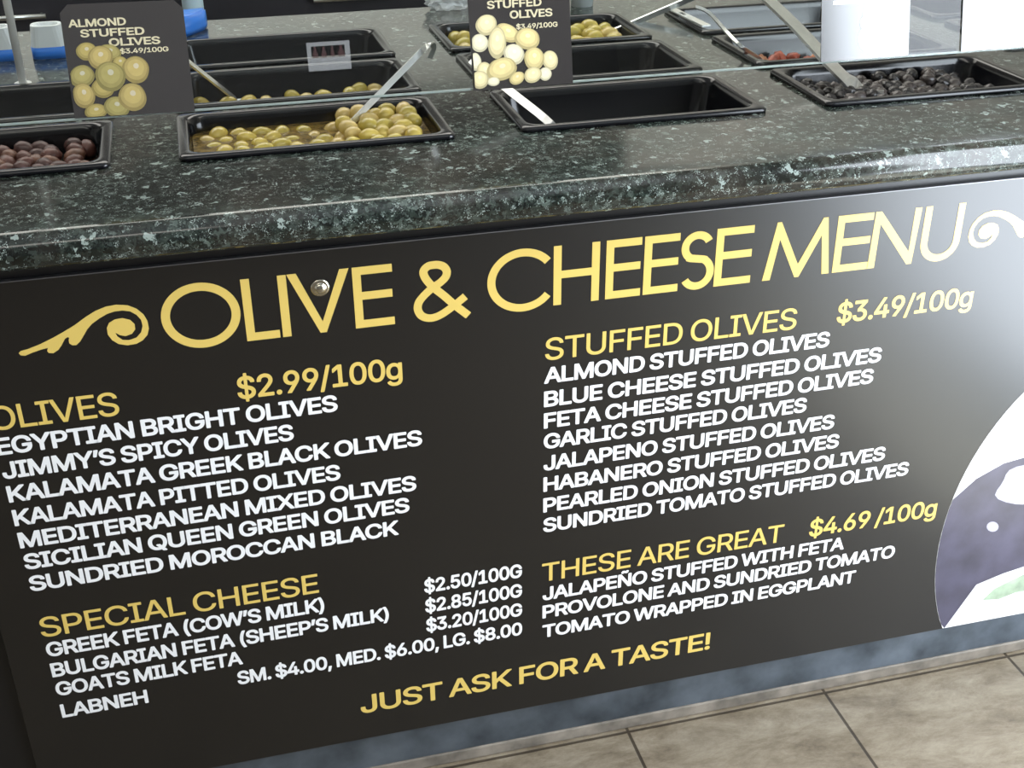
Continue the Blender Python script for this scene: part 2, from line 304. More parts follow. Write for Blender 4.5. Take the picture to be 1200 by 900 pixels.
# ------------------------------------------------------------------ lettering: outlines of a plain sans, cap height 1000
G_BOLD = {
    'A': (943, '7 -39 30 -46 169 -46 183 -43 198 -34 210 -17 294 224 300 233 643 233 734 -17 745 -34 760 -43 775 -46 913 -46 935 -39 950 -23 956 -2 952 20 587 1012 578 1030 563 1041 541 1046 388 1045 366 1035 354 1020 -12 12 -14 -2 -11 -17 -1 -31|373 438 370 443 468 733 570 443 563 437'),
    'B': (897, '93 -39 116 -46 481 -46 547 -43 605 -35 678 -14 736 16 788 57 826 107 852 166 865 224 867 290 859 348 839 407 813 450 780 488 735 523 735 531 760 553 785 582 802 611 815 640 822 669 828 713 828 757 824 793 807 852 777 910 736 957 685 995 649 1014 605 1030 554 1040 503 1045 116 1046 94 1039 79 1025 74 1012 72 998 72 -2 79 -24|291 158 291 407 488 408 539 402 569 393 598 376 621 355 640 326 648 304 652 282 652 261 649 239 639 217 629 202 613 188 598 178 554 164 510 159|291 611 291 837 298 842 474 842 525 837 549 830 569 821 584 808 601 786 610 764 614 742 613 713 608 691 598 669 588 655 573 640 554 628 517 613 481 607 298 607'),
    'C': (1003, '438 -52 486 -58 530 -59 581 -57 624 -50 668 -39 719 -21 756 -4 792 19 825 43 858 73 887 106 910 138 931 174 948 211 963 254 974 306 974 327 967 342 953 355 938 361 800 361 785 358 770 348 761 335 745 284 727 250 708 225 685 203 654 182 617 165 573 154 530 150 486 153 449 160 420 171 386 189 357 211 332 235 307 269 289 302 266 364 252 444 250 532 260 612 280 678 311 736 332 765 354 787 398 818 449 840 508 849 573 846 610 837 639 826 679 802 712 770 741 724 763 661 778 646 792 640 938 639 960 650 973 671 975 692 967 729 954 773 939 809 901 875 859 926 807 971 741 1011 681 1036 603 1054 522 1059 457 1055 420 1049 362 1033 325 1018 274 992 242 970 198 933 170 904 135 860 112 824 83 765 69 729 56 685 42 619 37 576 33 503 35 452 42 379 56 313 69 269 94 211 113 174 147 123 171 94 216 50 245 27 296 -4 332 -22 391 -42'),
    'D': (987, '93 -39 116 -46 430 -46 510 -42 583 -29 620 -19 678 3 744 40 788 74 814 100 861 158 891 209 908 246 928 304 939 348 950 421 953 465 952 545 945 618 932 684 919 728 895 786 875 822 840 874 817 900 775 939 744 963 685 996 627 1019 583 1031 517 1042 444 1046 116 1046 94 1039 79 1025 74 1012 72 998 72 -2 79 -24|291 158 291 838 298 842 466 841 525 833 576 816 605 802 634 781 672 742 703 691 725 626 736 553 739 501 736 450 725 377 703 312 678 268 646 231 605 201 562 180 525 169 474 161'),
    'E': (823, '93 -39 116 -46 736 -46 758 -41 777 -24 784 -2 783 122 771 144 751 156 736 158 291 158 291 400 298 404 707 404 722 410 735 421 743 436 745 450 744 567 736 589 715 605 700 608 298 608 291 611 291 838 298 842 729 842 751 846 766 856 773 866 778 888 778 1005 773 1021 758 1038 744 1045 729 1046 116 1046 94 1039 79 1025 74 1012 72 998 72 -2 79 -24'),
    'F': (806, '93 -39 116 -46 247 -46 270 -39 279 -31 288 -17 291 -2 291 385 298 389 685 389 707 397 721 414 727 436 726 553 717 574 700 589 678 593 298 593 291 596 291 837 298 842 722 842 744 846 758 856 766 866 772 888 771 1005 766 1022 751 1038 736 1045 722 1046 116 1046 94 1039 79 1025 74 1012 72 998 72 -2 79 -24'),
    'G': (1023, '439 -52 530 -59 588 -56 624 -51 676 -39 712 -27 756 -7 791 14 831 43 855 65 880 91 910 130 938 178 953 211 970 262 978 298 985 364 985 510 980 525 968 539 953 547 938 549 551 548 537 545 520 532 512 517 510 503 510 386 515 370 530 353 551 345 756 345 765 342 748 284 733 254 717 233 697 211 676 193 654 179 624 166 581 154 522 150 471 156 420 172 376 196 342 225 311 264 287 306 264 371 252 444 250 532 260 612 279 678 310 736 332 765 354 787 398 819 449 840 508 849 573 846 603 839 632 827 668 806 703 773 734 729 763 661 778 646 792 640 938 640 960 649 975 668 978 685 973 714 963 751 947 795 911 860 864 919 807 969 741 1010 668 1038 603 1053 515 1059 457 1056 413 1048 362 1034 325 1020 272 992 238 969 194 931 168 904 134 860 111 824 92 787 68 729 55 685 42 619 37 576 33 503 35 452 42 379 56 313 69 269 93 211 112 174 146 123 170 94 215 50 245 27 296 -5 332 -22 391 -42'),
    'H': (1016, '93 -39 116 -46 247 -46 270 -39 279 -31 288 -17 291 -2 291 407 298 410 722 410 725 407 725 399 725 -2 729 -19 744 -37 766 -46 904 -46 919 -41 934 -29 941 -17 944 -2 944 998 939 1020 926 1036 912 1044 897 1046 766 1046 744 1037 730 1020 725 998 725 618 722 614 715 614 298 614 291 618 291 998 286 1020 269 1039 247 1046 116 1046 94 1039 81 1027 74 1012 72 998 72 -2 79 -24'),
    'I': (591, '36 -39 59 -46 533 -46 555 -38 563 -31 572 -17 575 -2 575 115 572 129 563 144 548 154 533 158 409 158 405 166 405 837 409 842 533 842 548 846 565 859 573 874 576 888 575 1005 567 1027 548 1042 526 1046 59 1046 37 1039 20 1020 15 998 15 888 17 874 25 859 37 849 52 843 176 842 183 841 186 837 186 166 183 158 52 157 37 151 22 137 15 115 15 -2 22 -24'),
    'J': (779, '284 -52 333 -58 406 -57 464 -48 530 -24 581 7 610 32 632 55 668 108 684 145 701 211 707 284 707 999 705 1014 698 1027 690 1036 676 1043 662 1046 530 1046 516 1042 505 1036 490 1014 488 999 488 269 478 218 468 196 457 181 441 167 421 155 377 145 348 145 326 148 304 156 282 169 263 189 248 218 239 262 237 349 225 371 209 382 194 386 56 385 34 373 22 357 19 342 19 284 25 211 42 145 71 87 92 57 114 34 165 -6 224 -35'),
    'K': (917, '93 -39 116 -46 247 -46 269 -39 284 -24 291 -2 291 305 293 312 379 403 386 406 700 -33 715 -43 729 -46 882 -46 904 -40 919 -27 925 -17 928 -2 926 12 919 27 539 560 540 567 919 974 926 991 927 1005 923 1020 912 1035 897 1043 882 1046 715 1046 700 1044 685 1035 291 610 291 998 286 1020 269 1039 247 1046 116 1046 94 1039 81 1027 74 1012 72 998 72 -2 79 -24'),
    'L': (772, '93 -39 116 -46 715 -46 729 -42 744 -31 755 -10 755 122 744 143 729 154 707 158 291 158 291 1005 286 1020 277 1033 255 1045 109 1045 87 1034 77 1020 72 1005 72 -2 79 -24'),
    'M': (1235, '93 -39 116 -46 247 -45 269 -35 282 -17 286 5 286 538 287 553 291 557 523 -24 538 -39 554 -45 671 -46 685 -44 696 -39 707 -29 715 -17 941 560 945 545 945 5 948 -17 963 -36 985 -46 1123 -45 1138 -40 1150 -31 1159 -17 1162 -2 1162 998 1158 1020 1147 1034 1131 1044 1116 1046 934 1046 912 1039 899 1027 650 385 620 298 335 1027 320 1040 298 1046 116 1046 101 1043 87 1034 77 1020 72 998 72 5 75 -17 85 -31'),
    'N': (1029, '93 -39 116 -46 255 -45 269 -39 279 -31 291 -10 291 657 294 647 298 644 359 545 727 -31 744 -43 758 -46 912 -46 934 -40 948 -27 957 -2 957 998 952 1020 941 1035 926 1043 912 1046 780 1046 766 1042 753 1034 740 1012 736 347 298 1034 284 1043 269 1046 116 1046 94 1039 81 1027 74 1012 72 998 72 -2 79 -24'),
    'O': (1048, '438 -52 486 -58 530 -59 588 -56 632 -49 683 -35 719 -21 772 6 807 29 851 66 878 94 902 123 936 174 955 211 979 269 993 313 1006 379 1014 452 1015 503 1012 576 1006 619 993 685 980 729 956 787 936 824 916 856 879 904 835 948 800 975 749 1007 697 1029 654 1043 595 1055 559 1058 493 1058 449 1054 391 1042 332 1022 300 1006 267 987 223 955 191 926 152 882 128 849 99 799 67 722 50 663 42 619 37 576 33 503 35 452 42 379 56 313 69 269 94 211 113 174 148 123 172 94 216 51 245 28 296 -4 332 -22 391 -42|493 152 435 165 384 191 357 211 335 233 298 284 272 342 259 393 250 473 252 554 260 612 280 678 311 736 347 780 384 809 435 835 486 847 544 849 603 839 632 828 661 813 705 778 743 729 770 675 790 605 799 532 797 444 785 371 769 320 741 268 705 222 661 187 610 164 559 152'),
    'P': (874, '93 -39 116 -46 247 -46 269 -39 284 -24 291 -2 291 319 496 320 554 326 612 340 671 365 722 398 766 440 799 487 818 523 831 560 847 633 849 706 839 779 817 845 798 881 780 908 736 956 678 997 634 1017 598 1029 547 1040 488 1045 116 1046 94 1039 77 1020 72 998 72 -2 79 -24|291 523 291 838 298 843 459 843 503 840 532 833 554 825 576 813 597 793 612 772 623 742 630 706 631 669 626 633 616 604 604 582 585 560 550 538 503 526 459 523'),
    'Q': (1048, '792 -140 931 -139 953 -127 960 -117 966 -103 967 -89 960 -71 859 64 857 72 902 123 936 174 951 203 979 269 1001 349 1014 451 1014 539 1011 583 1001 648 980 729 966 765 937 824 916 856 879 904 851 933 807 970 775 992 727 1017 654 1043 595 1055 559 1058 493 1058 457 1055 391 1042 354 1030 303 1008 267 987 216 949 177 911 147 875 113 824 83 765 69 729 56 685 42 619 37 575 33 502 35 451 42 378 56 313 69 269 84 232 109 181 154 116 193 72 217 50 245 28 296 -4 332 -22 391 -42 427 -50 486 -58 530 -59 595 -55 632 -49 683 -35 690 -40 756 -127 770 -137|493 152 435 165 384 191 357 210 335 232 298 283 272 342 259 393 250 473 252 554 260 612 280 678 311 736 347 780 384 809 435 835 486 847 544 849 603 839 632 828 661 813 705 778 741 732 770 678 789 612 799 532 797 444 790 393 777 342 755 291 727 247 719 251 650 342 632 355 617 359 478 359 464 355 449 345 441 335 436 320 436 305 441 291 546 152'),
    'R': (883, '93 -39 116 -46 247 -46 269 -39 284 -24 291 -2 291 341 298 343 459 341 655 -24 671 -40 693 -46 846 -46 866 -39 880 -24 887 -2 883 20 684 385 687 392 721 414 756 443 782 472 806 509 827 553 840 596 848 640 851 691 848 742 840 786 827 830 808 874 784 910 758 940 729 967 693 992 652 1012 605 1029 554 1040 496 1045 116 1046 94 1039 79 1025 74 1012 72 998 72 -2 79 -24|291 552 291 838 298 843 459 843 510 839 539 833 564 823 587 808 605 790 617 772 627 742 632 713 632 677 628 647 618 618 605 596 590 582 569 568 547 559 496 549 298 547'),
    'S': (878, '344 -56 438 -63 526 -58 606 -40 679 -9 737 31 786 83 821 141 842 207 848 250 848 287 845 323 837 360 823 396 807 426 781 459 757 484 696 528 628 562 555 587 409 627 343 652 299 680 284 696 276 710 272 740 277 769 287 791 306 813 336 833 365 845 401 853 438 855 482 853 511 847 540 837 570 820 587 805 604 783 625 718 635 707 650 699 796 698 811 703 825 716 833 732 834 747 824 813 802 871 766 924 717 973 664 1008 613 1031 547 1050 467 1059 423 1059 372 1054 299 1038 229 1010 173 973 141 944 121 922 101 893 84 864 70 827 63 798 56 732 58 696 67 652 77 623 91 594 117 557 139 534 175 505 204 485 263 456 321 434 504 382 563 360 606 333 622 316 629 302 633 265 627 236 613 211 591 188 562 169 526 154 482 145 445 143 401 145 365 152 328 165 299 182 280 199 265 221 255 247 250 280 243 294 234 305 219 312 73 314 51 308 37 294 31 280 29 265 35 221 46 177 56 148 75 112 113 61 153 23 212 -14 277 -41'),
    'T': (882, '354 -39 374 -46 513 -45 527 -40 538 -31 550 -10 551 837 557 842 819 842 834 844 848 852 860 866 865 881 865 1005 857 1027 839 1042 819 1046 60 1046 38 1039 21 1020 16 998 17 881 24 863 38 849 60 842 323 842 330 841 333 837 333 -2 339 -24'),
    'U': (1017, '416 -55 481 -61 569 -59 656 -43 715 -21 780 17 839 66 877 113 913 179 924 208 937 259 945 339 945 1004 937 1026 919 1041 897 1046 766 1046 744 1036 730 1018 726 996 726 354 720 296 710 266 693 233 673 208 649 187 620 170 590 158 561 152 525 148 488 148 444 154 411 164 379 181 350 203 328 228 309 259 299 288 293 317 290 354 290 996 286 1018 269 1039 255 1045 240 1046 109 1045 87 1034 76 1018 72 996 72 339 76 281 93 208 114 157 140 113 174 70 215 33 257 4 306 -22 357 -41'),
    'V': (943, '376 -39 388 -44 402 -46 548 -46 570 -39 585 -24 953 983 956 1005 952 1020 943 1033 929 1042 913 1046 775 1046 753 1040 738 1026 526 421 475 268 468 281 424 412 203 1027 191 1039 169 1046 30 1046 8 1039 -9 1020 -13 1005 -11 983 358 -17 366 -30'),
    'W': (1349, '280 -39 300 -46 453 -46 475 -40 492 -24 672 635 680 618 856 -24 870 -38 891 -46 1045 -46 1059 -43 1074 -33 1081 -24 1087 -10 1361 991 1360 1012 1347 1034 1337 1041 1322 1046 1183 1046 1162 1039 1144 1020 972 351 964 349 788 1020 775 1036 753 1046 599 1046 578 1039 565 1027 558 1012 380 336 203 1020 192 1034 183 1041 161 1046 30 1046 15 1043 1 1034 -12 1012 -14 998 -11 983 260 -10 266 -24'),
    'X': (932, '11 -39 33 -46 179 -46 194 -44 209 -36 392 224 464 332 471 327 537 228 720 -34 734 -43 749 -46 895 -46 917 -41 931 -29 939 -17 942 -2 940 12 933 27 597 516 916 976 922 991 923 1005 919 1020 908 1034 895 1042 873 1046 734 1046 720 1044 705 1035 550 815 471 696 464 695 411 779 245 1022 230 1038 209 1046 55 1046 33 1039 21 1027 12 1005 13 991 18 976 335 516 336 509 -3 25 -10 5 -9 -10 -3 -25'),
    'Y': (928, '375 -39 395 -46 534 -45 556 -36 570 -17 573 -2 575 399 934 976 940 991 939 1012 928 1032 913 1042 891 1046 745 1046 731 1042 719 1034 707 1020 515 706 468 625 461 627 221 1020 210 1034 198 1042 183 1046 30 1046 8 1039 -9 1020 -14 998 -7 976 352 399 354 -2 361 -24'),
    'Ñ': (1029, '93 -39 116 -46 255 -45 269 -39 279 -31 291 -10 291 657 294 647 298 644 359 545 727 -31 744 -43 758 -46 912 -46 934 -40 948 -27 957 -2 957 998 952 1020 941 1035 926 1043 912 1046 780 1046 766 1042 753 1034 740 1012 736 347 298 1034 284 1043 269 1046 116 1046 94 1039 81 1027 74 1012 72 998 72 -2 79 -24|300 1093 320 1088 415 1090 430 1096 441 1107 452 1137 517 1105 569 1089 620 1086 663 1098 685 1111 706 1129 723 1151 735 1173 745 1202 752 1231 755 1268 751 1290 740 1304 722 1315 620 1316 605 1311 590 1298 576 1266 510 1301 466 1315 437 1319 408 1318 364 1306 335 1287 316 1268 298 1239 284 1202 277 1166 274 1129 283 1107'),
    '0': (891, '369 -52 413 -58 449 -59 501 -56 537 -49 588 -33 617 -19 647 -1 684 28 706 50 742 94 760 123 786 174 800 211 817 269 836 379 842 459 842 539 832 656 809 758 789 817 772 853 742 904 720 933 685 970 647 1000 613 1021 566 1041 530 1051 479 1058 442 1059 391 1056 325 1041 282 1022 252 1006 223 985 187 951 165 925 135 882 102 817 73 729 54 619 48 495 51 415 58 349 65 306 81 240 115 152 135 116 165 72 187 48 224 14 252 -7 296 -30 333 -43|428 144 391 153 355 176 325 211 301 254 281 313 267 386 261 466 261 532 267 612 276 663 292 722 314 773 340 809 374 838 406 852 449 857 493 850 528 831 557 802 584 758 606 700 620 634 628 561 629 466 623 386 611 320 593 262 571 218 542 181 508 157 471 145'),
    '1': (891, '126 -39 148 -46 769 -46 793 -39 805 -28 811 -17 814 -2 814 115 809 129 798 143 783 151 769 153 593 153 588 158 588 998 587 1012 579 1027 572 1035 557 1044 542 1046 389 1046 374 1043 141 875 126 855 123 837 123 699 127 684 134 674 155 659 177 658 192 663 367 792 371 786 371 158 367 154 360 153 148 153 134 150 122 144 110 129 105 115 104 -2 111 -24'),
    '2': (891, '101 -39 123 -46 766 -46 790 -39 799 -31 808 -17 811 -2 810 122 798 144 780 155 766 157 404 158 604 370 696 480 732 531 757 574 773 611 786 655 794 713 793 772 783 823 763 874 737 918 699 961 656 996 605 1026 539 1048 466 1059 393 1057 320 1041 262 1017 226 995 200 976 153 926 116 867 101 830 90 786 83 713 85 699 92 684 101 675 116 667 255 666 277 674 287 684 294 699 303 764 311 786 325 808 342 826 364 841 386 850 415 856 452 857 481 853 510 844 539 827 559 808 572 786 581 757 583 728 579 691 569 662 549 626 518 582 453 509 87 118 82 107 80 93 80 -2 86 -24'),
    '3': (891, '342 -52 405 -59 485 -56 558 -43 624 -18 682 17 726 54 769 108 798 167 811 211 816 240 817 313 811 357 801 393 789 422 770 459 749 488 723 517 668 561 602 594 534 612 772 882 778 904 778 1006 768 1028 748 1043 733 1046 135 1046 120 1043 108 1036 93 1014 91 999 91 882 101 860 120 846 135 843 456 843 467 838 269 612 262 590 264 473 274 456 295 442 434 439 478 432 514 420 548 400 570 379 587 350 597 320 601 284 598 254 590 225 573 199 551 178 522 161 485 150 449 145 405 145 368 151 339 160 310 176 288 196 273 218 254 284 244 294 230 303 215 305 84 305 62 298 47 284 41 269 40 254 46 211 57 167 85 108 118 65 164 22 222 -14 282 -38'),
    '4': (891, '529 -39 550 -46 674 -46 689 -43 703 -35 717 -17 720 -2 721 158 725 161 813 161 828 164 842 173 849 180 858 202 858 319 856 334 848 348 835 359 820 365 725 365 720 370 720 626 717 640 711 651 700 662 689 668 674 670 550 670 528 662 514 647 508 626 506 368 499 365 302 365 293 370 652 981 657 998 652 1020 638 1037 616 1046 477 1045 463 1040 448 1027 39 336 32 312 34 195 46 174 61 165 76 161 506 160 508 -2 515 -24'),
    '5': (891, '354 -52 415 -59 488 -56 561 -41 626 -12 685 29 728 72 765 126 793 189 807 240 814 298 813 357 804 415 789 466 766 517 738 561 707 597 670 630 626 658 575 681 524 695 473 701 422 701 378 694 319 678 336 831 337 838 342 843 721 843 736 845 750 854 761 868 766 882 766 1006 756 1028 736 1043 721 1046 188 1046 174 1044 159 1036 145 1014 87 503 87 488 93 472 106 459 123 452 254 437 276 444 298 461 320 474 363 490 422 498 473 493 517 475 553 445 570 422 582 400 595 357 598 320 596 284 586 247 572 218 549 189 524 169 495 154 458 145 422 144 393 149 363 159 334 176 313 196 298 218 290 240 284 269 277 284 269 293 254 300 115 302 93 296 79 281 73 269 71 254 76 211 85 174 106 123 140 72 182 28 234 -8 298 -37'),
    '6': (891, '367 -52 444 -59 517 -53 575 -38 634 -11 688 28 736 79 760 116 776 145 799 211 807 254 810 291 810 335 804 386 794 430 780 467 766 495 742 532 695 583 663 607 626 628 561 652 510 661 466 663 461 671 673 977 679 999 674 1021 662 1036 641 1045 495 1046 473 1040 460 1028 232 696 178 612 124 510 106 466 93 422 84 379 80 342 81 269 90 218 98 189 126 123 166 65 196 34 232 5 261 -14 298 -31|415 144 385 152 359 167 334 189 318 211 304 240 294 276 292 313 295 349 303 379 317 408 334 430 360 452 385 465 415 473 444 475 480 472 510 462 539 444 561 423 576 400 588 371 595 342 598 306 594 269 586 240 571 211 553 187 530 167 510 155 480 145 444 141'),
    '7': (891, '166 -39 186 -46 324 -46 346 -40 363 -24 811 866 814 881 813 1005 806 1025 792 1039 770 1046 120 1046 98 1039 83 1025 76 1005 77 881 87 859 105 846 127 843 551 843 558 842 562 837 149 20 145 5 146 -10 151 -24'),
    '8': (891, '355 -52 443 -59 523 -54 596 -37 640 -20 669 -5 706 18 735 42 781 94 813 152 830 218 834 262 832 306 823 349 811 386 789 430 764 464 735 496 699 525 702 532 730 561 756 598 774 634 788 678 795 722 796 765 790 809 778 853 761 890 737 926 712 955 677 986 640 1010 604 1029 560 1044 516 1054 443 1059 370 1053 304 1036 241 1006 209 985 184 963 141 911 111 853 96 795 93 765 93 722 106 656 121 619 136 591 158 561 187 532 190 525 153 495 120 459 93 415 73 371 60 320 56 269 60 218 69 174 85 134 109 94 136 60 170 28 209 1 253 -22 297 -38|406 145 370 152 333 168 305 189 288 211 277 240 273 276 278 313 290 339 308 364 333 385 363 401 399 412 443 416 479 414 516 405 545 392 567 376 587 357 601 335 610 313 615 284 615 254 610 233 600 211 583 189 567 175 523 154 472 144|406 619 377 628 353 641 333 660 319 683 310 707 307 736 310 765 319 795 333 815 351 831 377 846 399 853 428 857 465 857 494 852 523 841 545 826 560 810 569 795 577 773 581 751 581 722 576 700 567 678 552 658 538 644 501 624 458 616'),
    '9': (891, '232 -39 254 -46 393 -46 415 -41 428 -31 699 369 754 465 789 553 807 633 810 706 798 786 775 852 737 918 691 969 634 1010 568 1040 495 1056 415 1058 342 1046 276 1022 218 985 166 937 127 881 98 815 82 742 79 691 82 640 89 596 102 553 122 509 144 472 166 445 196 416 228 392 269 370 334 347 431 334 215 20 211 5 211 -10 218 -25|400 530 371 542 346 560 326 582 308 611 298 640 293 677 293 713 298 742 309 772 326 801 346 823 371 840 393 850 422 857 458 858 488 853 517 842 544 823 564 801 581 772 591 742 597 706 597 669 590 633 579 604 561 576 539 555 517 541 488 530 458 525 429 525'),
    '$': (878, '401 -192 482 -192 505 -185 518 -172 526 -156 527 -61 533 -57 606 -40 657 -20 715 14 756 49 796 96 822 143 841 202 848 253 847 311 834 370 814 414 776 465 736 501 686 534 620 564 533 593 527 596 527 603 527 837 533 840 555 830 577 815 592 800 609 771 623 720 642 702 664 697 788 697 803 699 818 708 828 720 833 735 828 793 811 852 792 888 766 925 737 956 701 985 664 1008 620 1029 527 1056 525 1158 511 1181 496 1189 482 1192 394 1192 380 1189 365 1180 355 1165 351 1151 350 1055 343 1050 277 1031 226 1008 175 975 139 942 107 903 79 852 63 800 57 757 57 706 68 647 90 596 121 552 160 516 204 485 255 459 343 428 350 422 351 158 343 159 314 172 285 195 270 213 260 231 249 282 242 297 226 309 204 314 73 314 58 311 44 302 34 289 29 268 36 216 47 173 66 129 88 92 117 56 153 23 190 -2 234 -25 277 -41 343 -56 350 -60 351 -149 354 -163 363 -178 372 -185 387 -191|533 157 529 158 527 165 527 362 528 370 533 372 584 349 613 327 628 304 633 275 628 238 620 223 606 202 577 178|343 652 313 669 285 695 276 713 272 742 278 771 295 800 321 824 350 837 351 654'),
    '/': (490, '33 -196 150 -195 172 -183 182 -167 507 1037 507 1052 503 1067 493 1081 479 1090 464 1093 340 1092 318 1080 306 1059 -16 -138 -17 -160 -5 -182 11 -193'),
    '.': (369, '143 -47 161 -52 190 -55 212 -53 241 -44 263 -32 285 -14 300 4 315 33 321 55 323 84 321 106 312 135 300 157 281 179 263 194 234 209 212 214 183 216 161 214 132 205 110 192 88 173 73 155 60 128 54 106 51 77 54 55 63 26 75 4 95 -19 117 -35'),
    ',': (369, '79 -281 174 -280 196 -270 209 -252 314 128 315 143 312 157 302 172 291 180 269 186 130 186 108 178 100 172 90 157 28 -237 31 -252 42 -268 57 -278'),
    '(': (537, '348 -235 472 -234 487 -228 497 -220 507 -205 510 -191 505 -169 465 -81 423 21 384 138 357 255 348 320 344 379 344 452 351 532 363 608 381 693 402 773 436 876 470 963 509 1050 508 1072 501 1087 487 1099 465 1106 334 1104 312 1089 293 1058 259 992 237 941 215 882 188 795 153 649 135 517 129 408 135 291 147 211 175 94 215 -23 246 -96 283 -169 313 -220 326 -230'),
    ')': (537, '78 -235 195 -234 217 -226 232 -208 269 -140 304 -67 349 50 383 174 396 247 405 328 407 430 402 525 385 641 358 766 314 904 268 1012 227 1087 210 1101 195 1105 64 1105 42 1093 32 1079 27 1065 30 1043 67 963 99 882 143 744 163 663 178 583 192 452 193 386 188 306 178 240 161 167 143 101 114 21 27 -183 30 -205 40 -220 56 -231'),
    '’': (348, '77 587 99 580 194 580 216 585 232 601 341 988 343 1003 339 1018 329 1032 318 1041 296 1046 158 1046 136 1039 121 1024 114 1003 56 631 59 609 68 594'),
}
